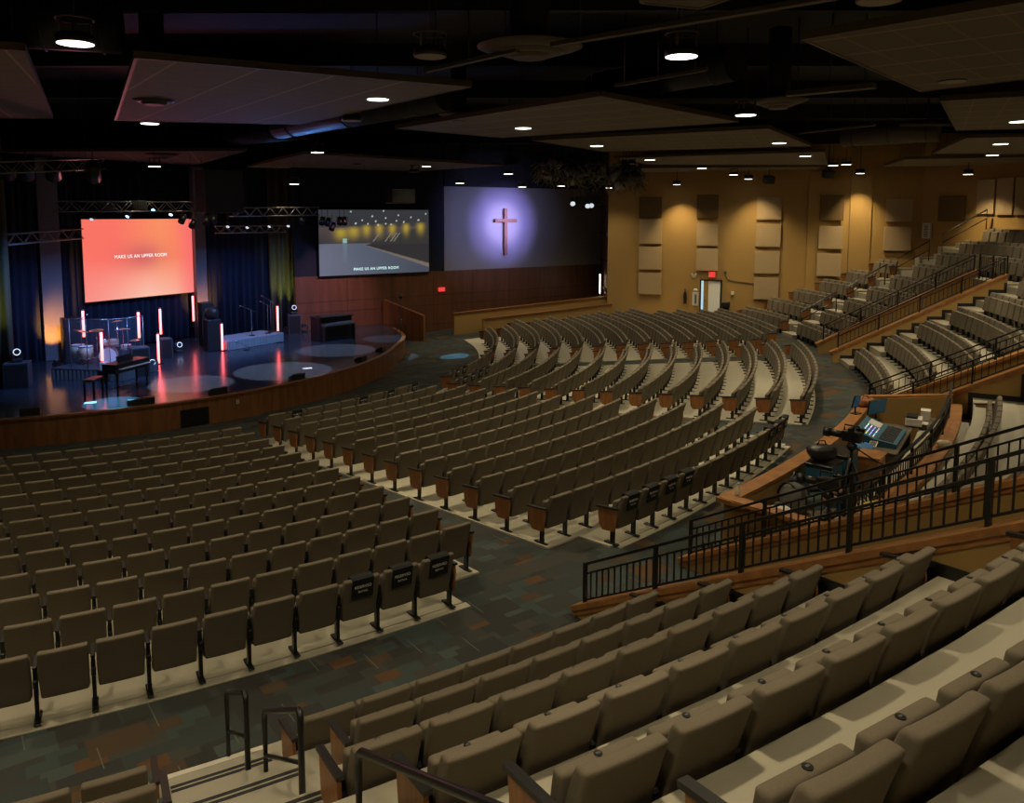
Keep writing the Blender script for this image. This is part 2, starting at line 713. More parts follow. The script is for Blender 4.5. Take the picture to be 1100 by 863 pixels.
D_BACK = back_bm().data('backrest', M_FAB)
D_PAN = pan_bm().data('seat_pan', M_FAB)
D_LEG = leg_bm().data('leg', M_BLK)
D_ARM = arm_bm().data('armrest', M_ARM)
D_PANEL = panel_bm().data('end_panel', M_END)
D_EDGE = panel_edge_bm().data('end_arm', M_ARM)
m_ = MB()
m_.cyl((0, 0, 0), (0, 0, .006), .022, 12)
m_.mi = 1
m_.box((0, 0, .007), (.020, .012, .003))
D_PLATE = m_.data('number_plate', [M_BLK, M_GREYMET])

HP = PITCH / 2
seats = []          # every seat: dict(th, R, z, block, row, idx, ends)


def add_row(block, row, R, z, t0, t1, anchor='lo', n=None, nmax=None):
    step = math.degrees(PITCH / R)
    cnt = n or int((t1 - t0) / step + .3)
    for i in range(cnt):
        th = (t0 + (i + .5) * step) if anchor == 'lo' else (t1 - (i + .5) * step)
        seats.append(dict(th=th, R=R, z=z, block=block, row=row, idx=i + 1, first=(i == 0), last=(i == cnt - 1), anchor=anchor, n=cnt))


for k in range(14):
    R = RB - ROW * k
    z = fz(R) + .03
    add_row('A', k, R, z, -75, -53.9 if k == 0 else -52.1, 'hi') if k < 13 else None
    add_row('B', k, R, z, -47.3 if k == 0 else -48.85, -32.4 if k == 0 else -31.0, 'lo')
    add_row('C', k, R, z, (-27.6 if k < 12 else (-27.2 if k == 12 else -23.6)), -8.4, 'lo')
    add_row('D', k, R, z, -5.4 if k else -2.9, (11.5 if k < 2 else 14 if k < 4 else 17.5 if k < 12 else 14), 'lo')
for k in range(6):
    R = 32.19 + TREAD * k
    add_row('E', k, R, rk(k), -59.75, -51.68, 'hi', (8, 8, 9, 9, 9, 9)[k])
    if k < 2:
        add_row('E2', k, R, rk(k), -75, -61.95, 'hi')
for k in range(1, 7):
    add_row('T', k, 33.75 + TREAD * (k - 1), rk(k), -45.6, -30.2, 'lo')
HMAX = (13.0, 12.0, 11.0, 9.9, 8.4, 7.7)
for k in range(9):
    R = RG + TG * k
    add_row('F', k, R, rg(k), -24.3, -11.2, 'hi')
    add_row('G', k, R, rg(k), -4.4 if k < 6 else -8.4, 2.2, 'hi')
    if k < 6:
        add_row('H', k, R, rg(k), 4.7, HMAX[k], 'lo')

for s in seats:
    w = P(s['R'], s['th'], s['z'] + .5)
    q = project(w)
    s['loc'] = P(s['R'], s['th'], s['z'])
    s['rz'] = rad(s['th'] - 90)
    s['dist'] = (w - Vector((0, 0, EYE))).length
    s['vis'] = q is not None and -20 < q[0] < 1120 and 0 < q[1] < 890
vis = sorted([s for s in seats if s['vis']], key=lambda s: s['dist'])
# rows that disappear behind the walls in front of them count last
near = [s for s in vis if s['block'] in ('A', 'B', 'E', 'E2')][:300]
for s in near:
    s['solo'] = True

BLK_LABEL = {'A': 'aisle', 'B': 'wood end panel', 'E': 'stair rails', 'E2': 'stairs'}


def seat_label(s):
    o = ORD[min(s['idx'], 20)]
    if s['block'] == 'A':
        r = 'back row' if s['row'] == 0 else ORD[s['row'] + 1] + ' row from back'
        return f"tan padded seat, {o} from aisle, {r}, block below the orange screen"
    if s['block'] == 'B':
        r = 'back row' if s['row'] == 0 else ORD[s['row'] + 1] + ' row from back'
        return f"tan padded seat, {o} from wood end panel, {r}, middle block"
    if s['block'] == 'E':
        return f"tan padded seat, {o} from the black railing, {ORD[s['row'] + 1]} stepped row above the carpet"
    return f"tan padded seat across the stairs from handrails, {o} from stairs, {ORD[s['row'] + 1]} stepped row"


GRP = {'A': 'seats below the orange screen', 'B': 'seats in the middle floor block', 'E': 'stepped seats by the black railing', 'E2': 'stepped seats across the stairs'}


def end_side(s, which):
    # local x of the seat's outer edge at its anchored end / far end
    lo = -HP
    if s['anchor'] == 'lo':
        return -HP if which == 'first' else HP
    return HP if which == 'first' else -HP


# local +x runs towards larger th?  rotation th-90: local x -> (sin th, -cos th): towards SMALLER th
def xs(s, which):
    return -end_side(s, which)


def solo_seat(s):
    t = thing('theater_seat', seat_label(s), 'seat', s['loc'], s['rz'], GRP[s['block']])
    link('backrest', D_BACK, t)
    link('seat_pan', D_PAN, t)
    raked = s['block'] in ('E', 'E2')
    sides = [xs(s, 'last')]
    if s['first']:
        sides.append(xs(s, 'first'))
    for x in sides:
        a = link('leg', D_LEG, t)
        a.location = (x, 0, 0)
        isend = (s['first'] and x == xs(s, 'first')) or (s['last'] and x == xs(s, 'last'))
        if isend:
            sg = 1 if x > 0 else -1
            e = link('end_panel', D_PANEL, t)
            e.location = (x + sg * .035, 0, 0)
            e['label'] = 'orange brown wood end panel'
            g = link('end_arm', D_EDGE, e)
            if sg > 0:
                e.rotation_euler = (0, 0, 0)
        elif not raked:
            a = link('armrest', D_ARM, t)
            a.location = (x, 0, 0)
    if raked:
        p = link('number_plate', D_PLATE, t)
        p.location = (0, .08, .733)
    return t


for s in near:
    solo_seat(s)

# the rest of the seats, past the three hundred that show largest
lo_parts = [(back_bm(1), 0), (pan_bm(1), 0), (leg_bm(1), 1), (panel_bm(1), 2), (panel_edge_bm(1), 1)]
tmpl = []
for m, mi in lo_parts:
    m.bm.verts.index_update()
    tmpl.append(([v.co.copy() for v in m.bm.verts], [[v.index for v in f.verts] for f in m.bm.faces], mi))
    m.bm.free()
V, FC, MI = [], [], []


def put(ti, mx):
    vs, fs, mi = tmpl[ti]
    o = len(V)
    V.extend([mx @ v for v in vs])
    FC.extend([[i + o for i in f] for f in fs])
    MI.extend([mi] * len(fs))


for s in seats:
    if s.get('solo'):
        continue
    if not s['vis'] and s['block'] in ('A', 'E2'):
        continue
    mx = Matrix.Translation(s['loc']) @ Matrix.Rotation(s['rz'], 4, 'Z')
    put(0, mx)
    put(1, mx)
    for which in (['last', 'first'] if s['first'] else ['last']):
        x = xs(s, which)
        put(2, mx @ Matrix.Translation((x, 0, 0)))
        if (which == 'first' or s['last']) and s['block'] not in 'FG':
            sg = 1 if x > 0 else -1
            put(3, mx @ Matrix.Translation((x + sg * .035, 0, 0)))
            put(4, mx @ Matrix.Translation((x + sg * .035, 0, 0)))
me = bpy.data.meshes.new('distant_theater_seats')
me.from_pydata([tuple(v) for v in V], [], FC)
for m in (M_FAB, M_BLK, M_END):
    me.materials.append(m)
me.polygons.foreach_set('material_index', MI)
o = link('distant_seating', me)
tag(o, 'hundreds of tan folding seats in curved rows towards the ochre wall', 'seats', kind='stuff')

# reserved covers
m_ = MB()
prof = []
for x in (-.15, .15):
    pass
pts = [(y, z - .03) for y, z in [(.275, .62), (.305, .80), (.325, .895), (.285, .912), (.20, .912), (.165, .895), (.15, .82), (.158, .812), (.178, .888), (.205, .899), (.28, .899), (.305, .888), (.293, .80), (.265, .62)]]
m_.prism([(-.15, y, z) for y, z in pts], (.30, 0, 0))
D_COVER = m_.data('seat_cover', M_COVER)
D_CT1 = text_mesh('RESERVED', .052, M_TEXT, 'lettering')
D_CT2 = text_mesh('SEATING', .034, M_TEXT, 'lettering')


def cover(s, label):
    if s is None:
        return
    t = thing('seat_cover', label, 'seat cover', s['loc'], s['rz'], 'black reserved covers')
    c = link('cloth', D_COVER, t)
    for d, z, y in ((D_CT1, .755, .3085), (D_CT2, .685, .2975)):
        e = link('lettering', d, t)
        e.location = (0, y, z)
        e.rotation_euler = (rad(90 - 9), 0, rad(180))


def find(b, r, i):
    for s in seats:
        if s['block'] == b and s['row'] == r and s['idx'] == i:
            return s


for i in (1, 2, 3):
    cover(find('A', 0, i), f"black reserved cover on the {ORD[i]} back-row seat from the aisle, block below orange screen")
for i in (1, 2, 3, 4):
    cover(find('B', 0, i), f"black reserved cover on the {ORD[i]} seat from the wood end, middle block's back row")
NB = max(q['idx'] for q in seats if q['block'] == 'B' and q['row'] == 0)
for j in (2, 1, 0):
    cover(find('B', 0, NB - j), f"black reserved cover, {('last', 'second last', 'third last')[j]} seat at the far end, middle block's back row")
for i in (2, 6, 8, 10, 11):
    q = find('B', 13, i)
    if q:
        cover(q, f"black reserved cover on the {ORD[i]} seat of the middle block's front row by the stage")
for i in (1, 2):
    cover(find('C', 13, i), f"black reserved cover on the {ORD[i]} front-row seat of the block below the cross")
for i in (1, 2, 3, 4):
    cover(find('C', 12, i), f"black reserved cover on the {ORD[i]} second-row seat of the block below the cross")

# ------------------------------------------------------------------ stepped seating


def steps(name, t0, t1, kmax=8, k0=0, half=None, mats=M_CONC):
    m = MB()
    for k in range(k0, kmax + 1):
        m.sector(RK + TREAD * k, RK + TREAD * (k + 1), t0, t1, 0 if k == k0 else rk(k) - RISE - .1, rk(k))
    return struct(name, m, mats)


def stairs(name, t0, t1, kmax=8, strips=True):
    m = MB()
    for k in range(kmax + 1):
        r = RK + TREAD * k
        m.sector(r, r + TREAD / 2, t0, t1, 0, rk(k))
        m.sector(r + TREAD / 2, r + TREAD, t0, t1, 0, rk(k) + RISE / 2)
    if strips:
        m.mi = 1
        for k in range(kmax + 1):
            for h in (0, 1):
                r = RK + TREAD * k + h * TREAD / 2
                z = rk(k) + h * RISE / 2
                if h == 0:
                    continue
                for a in (.03, .09):
                    m.sector(r + a, r + a + .035, t0 + .15, t1 - .15, z - .01, z + .004)
        m.mi = 2
        m.sector(RK - .015, RK + .05, t0, t1, 0, rk(0) + .006)
    return struct(name, m, [M_CONC2, M_STRIP, M_NOSE])


steps('floor_stepped_platform_stair_side', -76, -61.8)
stairs('floor_stairs_handrail', -61.8, -59.9)
steps('floor_stepped_platform_railing', -59.9, -51.45)
steps('floor_stepped_platform_booth', -46.6, -28.2, 8, 1)


def far_steps(name, t0, t1, k0=1, k1=8):
    m = MB()
    for k in range(k0, k1 + 1):
        b = t1(k) if callable(t1) else t1
        m.sector(eg(k), eg(k + 1) if k < 8 else 41.5, t0, b, 0 if k < 6 else rg(k) - SG - .1, rg(k))
    return struct(name, m, M_CONC)


def far_stairs(name, t0, t1, n=17):
    m = MB()
    for j in range(n):
        r = 31.37 + TG / 2 * j
        m.sector(r, r + TG / 2 + (.01 if j < n - 1 else 1.2), t0, t1, 0, .17 + SG / 2 * j)
    return struct(name, m, M_CONC2)


far_steps('floor_stepped_platform_far', -24.4, -11.1)
far_stairs('floor_stairs_far', -11.1, -8.4)
far_steps('floor_stepped_platform_wall', -4.6, 2.4, 1, 5)
far_steps('floor_stepped_platform_top', -8.4, 2.4, 6, 8)
far_stairs('floor_stairs_wall', 2.4, 4.6)
far_steps('floor_stepped_platform_corner', 4.6, lambda k: (13, 12.4, 11.4, 10.3, 8.8, 8.0, 5.4, 5.2, 5)[k])

# ------------------------------------------------------------------ passage walls, caps and railings


def capz(R):
    return max(-.0 + .545 * (R - 30.95), .06)


def raked_wall(name, th, R1, capz, R0=30.9):
    """wall along a radius, its top following the rake; returns the cap line"""
    d = P(1, th) - P(0, th)
    n = Vector((-d.y, d.x, 0)) * .16
    m = MB()
    poly = [P(R0, th, -.05), P(R1, th, -.05), P(R1, th, capz(R1)), P(R0, th, capz(R0))]
    m.prism([p - n / 2 for p in poly], n)
    w = struct(name, m, M_WALL)
    c = MB()
    c.bar(P(R0 - .08, th, capz(R0) + .035), P(R1, th, capz(R1) + .035), .25, .07)
    c.bar(P(R0 - .05, th, capz(R0) - .03), P(R1, th, capz(R1) - .03), .20, .07)
    ca = struct(name.replace('wall', 'trim') + '_cap', c, M_CAP)
    return w


def zigzag(name, th, side, k0, k1, r0=RK, tr=TREAD, zf=rk, half=False):
    """black base strip that climbs with the steps on one face of a wall"""
    m = MB()
    d = P(1, th) - P(0, th)
    n = Vector((-d.y, d.x, 0)) * side
    off = n * .085
    for k in range(k0, k1):
        r = r0 + tr * k
        m.bar(P(r, th, zf(k) + .06) + off, P(r + tr, th, zf(k) + .06) + off, .02, .12)
        m.bar(P(r + tr - .05, th, zf(k)) + off, P(r + tr - .05, th, zf(k + 1) + .12) + off, .10, .02, up=n)
    struct(name, m, M_BASEB)


def railing(label, line, height, post_every, bal=.125, group=None, rr=.022, extra_end=True):
    """line: list of 3-D points (the foot of the railing)"""
    t = thing('guard_railing', label, 'railing', line[0], 0, group)
    o = Vector(line[0])
    L = [Vector(p) - o for p in line]
    seglen = [(b - a).length for a, b in zip(L, L[1:])]
    tot = sum(seglen)

    def at(s):
        for a, b, q in zip(L, L[1:], seglen):
            if s <= q + 1e-6:
                return a + (b - a) * (s / q)
            s -= q
        return L[-1].copy()
    up = Vector((0, 0, 1))
    for nm, h, w, hh in (('top_rail', height, .05, .035), ('mid_rail', height - .14, .035, .025), ('bottom_rail', .10, .035, .025)):
        m = MB()
        for a, b in zip(L, L[1:]):
            e = (b - a).normalized() * .02
            m.bar(a + up * h - e, b + up * h + e, w, hh)
        m.build(nm, M_BLK, t)
    np_ = max(2, int(round(tot / post_every)) + 1)
    for i in range(np_):
        p = at(tot * i / (np_ - 1))
        m = MB()
        m.bar(p - up * .06, p + up * (height - .01), .05, .045, up=(L[-1] - L[0]).normalized())
        m.build('post', M_BLK, t)
    nb = int(tot / bal)
    nb = min(nb, 96)
    for i in range(1, nb):
        p = at(tot * i / nb)
        m = MB()
        m.bar(p + up * .10, p + up * (height - .15), .018, .018, up=(L[-1] - L[0]).normalized())
        m.build('baluster', M_BLK, t)
    return t


TW1, TW2, TW3, TW3B, TW4, TW4B = -51.35, -46.85, -28.2, -24.75, -4.7, -8.4


def cap4(R):
    return .35 + .505 * (R - 31.1)


for nm, th, r0, r1, cf in (('wall_passage_railing', TW1, 30.9, 38.6, capz), ('wall_passage_booth', TW2, 30.9, 38.6, capz), ('wall_passage_booth_end', TW3, 30.9, 38.6, capz),
                           ('wall_passage_far_block', TW3B, 31.1, 38.6, lambda R: cap4(R) - .12), ('wall_passage_far_stairs', TW4B, 31.1, 37.1, cap4), ('wall_passage_far', TW4, 31.1, 37.1, cap4)):
    raked_wall(nm, th, r1, cf, r0)
zigzag('baseboard_railing_steps', TW1, -1, 0, 7)
zigzag('baseboard_booth_end', TW3, -1, 1, 6)
zigzag('baseboard_far_stairs', TW4B, -1, 0, 11, 31.37, TG / 2, lambda j: .17 + SG / 2 * j)


def rail_line(th, r0, r1, lift=.09, cf=capz):
    return [P(r0, th, cf(r0) + lift), P(r1, th, cf(r1) + lift)]


railing('black metal railing on the orange cap beside the large tan stepped seats', rail_line(TW1, 30.98, 38.5), .62, 1.45)
railing('black metal railing on the wood cap before the cluttered sound booth', rail_line(TW2, 30.98, 38.5), .62, 1.5)
railing('black railing climbing past the far end of the sound booth', rail_line(TW3, 30.98, 38.5), .62, 1.5, .16)
railing('black railing at the near end of the far stepped block, across the passage from booth', rail_line(TW3B, 31.2, 38.5, -.03, cap4), .58, 1.5, .16)
railing('black railing on the sloped wood cap along the lit far stairs', rail_line(TW4B, 31.3, 37.0, .08, cap4), .62, 1.5, .16)
railing('black railing on the higher wood cap across the far passage', rail_line(TW4, 31.3, 37.0, .08, cap4), .62, 1.5, .16)
railing('short black railing closing the top end of the far passage', [P(37.15, TW4B + .2, 3.15), P(37.15, TW4 - .2, 3.15)], .95, 1.2, .16)

# vom floors are the carpet; end wall of the passages
m = MB()
for a, b in ((TW1, TW2), (TW3, TW3B)):
    m.sector(38.4, 38.6, a, b, 0, 4.0)
struct('wall_passage_back', m, M_WALL)


# stair handrails
def loop_rail(label, pts_foot_low, pts_foot_high, h, mid=True):
    lo, hi = Vector(pts_foot_low), Vector(pts_foot_high)
    t = thing('stair_handrail', label, 'handrail', lo, 0, 'black stair handrails')
    hi = hi - lo
    lo = Vector((0, 0, 0))
    m = MB()
    up = Vector((0, 0, 1))
    d = (hi - lo)
    c = .07
    dn = d.normalized()
    path = [lo, lo + up * (h - c), lo + up * (h - c * .3) + dn * c * .3, lo + up * h + dn * c, hi + up * h - dn * c, hi + up * (h - c * .3) - dn * c * .3, hi + up * (h - c), hi]
    m.tube(path, .026, 10)
    m.build('tube_frame', M_BLK, t)
    m = MB()
    m.tube([lo + up * h * .5, hi + up * h * .5], .018, 8)
    m.build('cross_bar', M_BLK, t)
    for p in (lo, hi):
        m = MB()
        m.cyl(p, p + up * .015, .055, 14)
        m.build('floor_flange', M_BLK, t)


loop_rail('black tube handrail loop at the foot of the stairs beside carpet', P(31.38, -60.55, 0), P(32.2, -60.5, .42), .84)
loop_rail('black tube handrail loop on the stairs, one above the carpet-edge loop', P(32.55, -60.35, .42), P(33.75, -60.35, 1.10), .84)
loop_rail('longest black stair handrail, topmost of three going up the stairs', P(34.95, -60.3, 1.50), P(37.1, -60.3, 2.50), .84)

# ------------------------------------------------------------------ sound booth
B0, B1 = -45.6, -28.8
RBF, RBB = 31.15, 33.0
m = MB()
m.sector(RBF, RBF + .14, B0, -32.2, 0, 1.0)
m.sector(RBF, RBF + .14, -32.2, B1, 0, 1.0)
m.prism([P(RBF, B0, 0), P(RBB + .1, B0 - .15, 0), P(RBB + .1, B0 - .15, 1.0), P(RBF, B0, 1.0)], Vector((.09, .1, 0)))
m.prism([P(RBF, B1, 0), P(RBB + .1, B1 + .3, 0), P(RBB + .1, B1 + .3, 1.25), P(RBF, B1, 1.0)], Vector((-.09, -.12, 0)))
m.sector(RBB, RBB + .14, B0 - .2, B1 + .3, 0, 1.0)
struct('wall_booth', m, M_WALL)
m = MB()
m.sector(RBF - .06, RBF + .22, B0 - .28, B1, 1.0, 1.06)
m.sector(RBF - .05, RBF + .45, B0 - .28, B0 + .25, .99, 1.049)
m.sector(RBB - .03, RBB + .30, B0 - .2, B1 + .3, 1.0, 1.06)
a, b = P(RBF - .02, B0, 1.037), P(RBB + .1, B0 - .15, 1.037)
m.bar(a, b, .24, .06)
a, b = P(RBF, B1, 1.037), P(RBB + .1, B1 + .3, 1.26)
m.bar(a, b, .22, .06)
struct('trim_booth_cap', m, M_CAP)
arc = [P(RBB + .05, t, 1.06) for t in [B0 + .2 + (B1 - B0) * i / 10 for i in range(11)]]
railing('black metal railing curving along the booth back ledge', arc, .52, 1.6, .14)


def face_in(th):
    return rad(th - 90)


def bag(name, label, cat, loc, s, m_body, m_strap, seed, rz=0, parts=('strap', 'pocket')):
    t = thing(name, label, cat, loc, rz)
    mb = MB()
    mb.blob((0, 0, s[2]), s, seed, .10, 3, -s[2])
    mb.build('body', m_body, t, True)
    if 'pocket' in parts:
        mb = MB()
        mb.blob((0, -s[1] * .86, s[2] * .75), (s[0] * .62, s[1] * .30, s[2] * .5), seed + 1, .06, 2)
        mb.build('pocket', m_body, t, True)
    if 'strap' in parts:
        for sx in (-.4, .4):
            mb = MB()
            pts = [(sx * s[0], s[1] * (.2 - 1.0 * math.cos(a)), s[2] + s[2] * 1.12 * math.sin(a)) for a in [PI * i / 12 for i in range(1, 12)]]
            mb.tube(pts, .018, 6)
            mb.build('strap', m_strap, t)
    if 'top' in parts:
        mb = MB()
        mb.tube([(-.08, 0, 2 * s[2] - .02), (-.05, 0, 2 * s[2] + .06), (.05, 0, 2 * s[2] + .06), (.08, 0, 2 * s[2] - .02)], .013, 6)
        mb.build('handle', m_strap, t)
    return t


# booth desk, console and equipment
t = thing('booth_desk', 'brown laminate desk along the booth front carrying the mixing console', 'desk', P(31.85, -33.5, 0), face_in(-33.5))
m = MB(); m.box((0, 0, .72), (2.6, .95, .04), bevel=.008); m.build('desk_top', M_DESK, t)
for x in (-1.25, 1.25):
    m = MB(); m.box((x, 0, .35), (.05, .85, .70), bevel=.005); m.build('side_panel', M_DESK, t)
m = MB(); m.box((0, -.40, .40), (2.45, .03, .5)); m.build('modesty_panel', M_DESK, t)

t = thing('mixing_console', 'large mixing console with rows of lit buttons on the booth desk', 'mixing console', P(31.85, -33.9, .74), face_in(-33.9))
m = MB()
m.prism([(-.72, -.40, 0), (-.72, .42, 0), (-.72, .42, .10), (-.72, .0, .15), (-.72, -.40, .30)], (1.44, 0, 0)); m.build('body', M_TEAL, t)
m = MB()
for i in range(24):
    x = -.64 + i * .055
    m.box((x, .20, .135), (.012, .30, .012), Matrix.Rotation(rad(-6.8), 3, 'X'))
    m.box((x, .12 + .12 * random.random(), .150), (.022, .04, .02))
m.build('fader_bank', M_GREYMET, t)
cols = [mat('lamp_%s' % n, c, .4, emit=c, estr=1.6) for n, c in (('blue', (.1, .25, .9)), ('orange', (.9, .35, .05)), ('violet', (.5, .15, .8)), ('green', (.1, .7, .2)), ('white', (.7, .75, .8)))]
m = MB()
for i in range(22):
    for j in range(4):
        m.mi = random.randrange(5)
        if i < 8 and j < 3:
            continue
        m.box((-.62 + i * .057, -.06 - j * .07, .168 + j * .028), (.03, .022, .012), Matrix.Rotation(rad(-20), 3, 'X'))
m.build('button_bank', cols, t)
m = MB(); m.box((-.42, -.17, .222), (.42, .26, .012), Matrix.Rotation(rad(-20), 3, 'X')); m.build('paper_sheet', M_WHITE, t)


def monitor(label, loc, rz, w, h, screen_m, tilt=8):
    t = thing('computer_monitor', label, 'monitor', loc, rz)
    m = MB(); m.box((0, 0, .01), (.22, .16, .02), bevel=.005); m.build('base', M_ARM, t)
    m = MB(); m.cyl((0, -.02, .02), (0, -.02, .16), .018, 10); m.build('neck', M_ARM, t)
    m = MB(); m.box((0, 0, .14 + h / 2), (w, .03, h), Matrix.Rotation(rad(-tilt), 3, 'X'), bevel=.006); m.build('housing', M_ARM, t)
    m = MB(); m.box((0, .017, .14 + h / 2 + .0), (w - .03, .004, h - .03), Matrix.Rotation(rad(-tilt), 3, 'X')); m.build('screen', screen_m, t)
    return t


M_SCRB = mat('monitor_glow', (.02, .05, .06), .3, emit=(.03, .10, .13), estr=.2)
M_SCRD = mat('monitor_dark', (.02, .04, .06), .25, emit=(.03, .12, .2), estr=.2)
monitor('lit monitor with cyan glow behind the mixing console', P(31.55, -30.9, .76), face_in(-62), .62, .36, M_SCRB)
monitor('small grey-blue tablet screen standing on the booth front cap', P(31.22, -32.6, 1.06), face_in(-55), .26, .30, M_SCRD, 14)
t = bag('leather_bag', 'rust brown leather bag slumped on the booth cap beside the lit monitor', 'bag', P(31.30, -31.0, 1.06), (.22, .14, .10), M_ORANGEBAG, M_ORANGEBAG, 5, 0, ('top',))
# side desk with boxes near the booth end wall
t = thing('side_table', 'dark table at the booth end wall holding white boxes', 'table', P(32.45, -30.4, 0), face_in(-30.4))
m = MB(); m.box((0, 0, .74), (.95, .55, .04), bevel=.006); m.build('table_top', M_DESK, t)
for sx in (-1, 1):
    for sy in (-1, 1):
        m = MB(); m.box((sx * .43, sy * .23, .36), (.05, .05, .72)); m.build('leg', M_DESK, t)
t = thing('white_carton', 'white box standing at the booth end wall under its wood cap', 'box', P(32.55, -29.75, .76), face_in(-29.7))
m = MB(); m.box((0, 0, .11), (.30, .2, .22), bevel=.01); m.build('carton', M_WHITE, t)
m = MB(); m.box((0, 0, .222), (.31, .21, .012), bevel=.003); m.build('lid', M_WHITE, t)
t = thing('printer', 'grey printer with a black top on the table by the booth end wall', 'printer', P(32.35, -31.0, .76), face_in(-31.0))
m = MB(); m.box((0, 0, .09), (.40, .34, .18), bevel=.02); m.build('body', M_WHITE, t)
m = MB(); m.box((0, -.04, .20), (.36, .24, .05), bevel=.015); m.build('scanner_lid', M_BLK, t)
m = MB(); m.box((0, .22, .06), (.26, .14, .012)); m.build('paper_tray', M_WHITE, t)
# case desk
t = thing('cabinet', 'small brown wood cabinet with angled top in the middle of the booth', 'cabinet', P(32.05, -37.5, 0), face_in(-37.5))
m = MB(); m.box((0, 0, .45), (.55, .42, .90), bevel=.006); m.build('body', M_CAP, t)
m = MB(); m.box((0, 0, .92), (.62, .48, .035), bevel=.008); m.build('top', M_CAP, t)
m = MB(); m.box((.0, .215, .45), (.46, .02, .74), bevel=.004); m.build('door', M_CAP, t)
t = thing('computer_keyboard', 'white computer keyboard lying beside the blue bag in the booth', 'keyboard', P(31.95, -36.3, .94), face_in(-30))
m = MB(); m.box((0, 0, .012), (.42, .15, .022), bevel=.006); m.build('case', M_WHITE, t)
m = MB()
for i in range(13):
    for j in range(4):
        m.box((-.18 + i * .03, -.048 + j * .03, .027), (.023, .023, .008))
m.build('keys', M_GREYMET, t)
bag('blue_bag', 'bright blue soft bag next to the white keyboard in the booth', 'bag', P(31.75, -36.6, .76), (.30, .17, .12), M_BLUEBAG, M_NAVYBAG, 11, rad(-70), ('top',))
t = thing('round_stool', 'round black stool behind the mixing console near the booth railing', 'stool', P(32.6, -34.6, 0))
m = MB(); m.lathe([(.02, .60), (.21, .61), (.22, .65), (.19, .68), (.02, .685)], seg=28); m.build('seat', M_ARM, t)
m = MB(); m.cyl((0, 0, .1), (0, 0, .6), .028, 12); m.build('post', M_BLK, t)
for i in range(4):
    m = MB(); a = i * PI / 2; m.tube([(0, 0, .14), (.24 * math.cos(a), .24 * math.sin(a), .02)], .018, 6); m.build('foot', M_BLK, t)
# road cases
for i, (th, w, lab) in enumerate(((-40.9, .62, 'teal road case standing behind the booth front cap, beside the grey duffel'), (-39.3, .78, 'wider teal road case under the black cameras in the booth'))):
    t = thing('road_case', lab, 'equipment case', P(31.75, th, 0), face_in(th), 'teal road cases in the booth')
    m = MB(); m.box((0, 0, .62), (w - .06, .46, 1.10), bevel=.01); m.build('body', M_TEAL, t)
    for z in (.09, 1.16):
        m = MB(); m.box((0, 0, z), (w, .50, .045), bevel=.01); m.build('edge_band', M_BLK, t)
    m = MB(); m.tube([(-.1, .235, .75), (-.09, .28, .75), (.09, .28, .75), (.1, .235, .75)], .012, 6); m.build('handle', M_BLK, t)
    for sx in (-1, 1):
        m = MB(); m.cyl((sx * (w / 2 - .1), -.02, .04), (sx * (w / 2 - .1), .02, .04), .04, 12); m.build('caster', M_BLK, t)


# cameras on tripods
def cam_tripod(label, base, h, rz, big):
    t = thing('camera_tripod', label, 'tripod camera', base, rz)
    for i in range(3):
        a = rad(90 + 120 * i)
        m = MB(); m.tube([(0, 0, h - .28), (.18 * math.cos(a), .18 * math.sin(a), h * .45), (.40 * math.cos(a), .40 * math.sin(a), .02)], .024, 7); m.build('leg', M_BLK, t)
    m = MB(); m.cyl((0, 0, h - .55), (0, 0, h - .05), .03, 10); m.lathe([(.05, h - .16), (.09, h - .12), (.09, h - .06), (.05, h - .02)], seg=16); m.build('head', M_BLK, t)
    b = MB(); b.box((0, 0, h + .10), (.15, .34, .20), bevel=.025); b.build('camera_body', M_ARM, t)
    m = MB(); m.cyl((0, -.17, h + .10), (0, -.40, h + .10), .065, 16); m.cyl((0, -.40, h + .10), (0, -.50, h + .10), .085, 16); m.build('lens', M_BLK, t)
    m = MB(); m.box((-.12, .10, h + .20), (.10, .14, .09), bevel=.015); m.build('viewfinder', M_BLK, t)
    m = MB(); m.tube([(0, -.14, h + .20), (0, -.14, h + .29), (0, .12, h + .29), (0, .12, h + .20)], .016, 7); m.build('carry_handle', M_BLK, t)
    m = MB(); m.tube([(.04, .05, h - .08), (.10, .40, h - .22), (.12, .62, h - .30)], .014, 7); m.build('pan_bar', M_BLK, t)
    if big:
        m = MB(); m.box((.14, .02, h + .22), (.20, .05, .14), bevel=.01); m.build('monitor', M_BLK, t)
    return t


cam_tripod('black video camera on a tripod amid the booth clutter, tallest of the cameras', P(32.1, -40.2, 0), 1.52, face_in(-42), True)
cam_tripod('black video camera on a tripod nearer the railing cap, behind backpacks', P(32.35, -43.4, 0), 1.15, face_in(-38), False)
t = bag('camera_cover', 'black padded camera cover resting on the teal road case by the aisle', 'camera cover', P(31.7, -40.9, 1.185), (.26, .18, .15), M_ARM, M_BLK, 21, 0, ('top',))
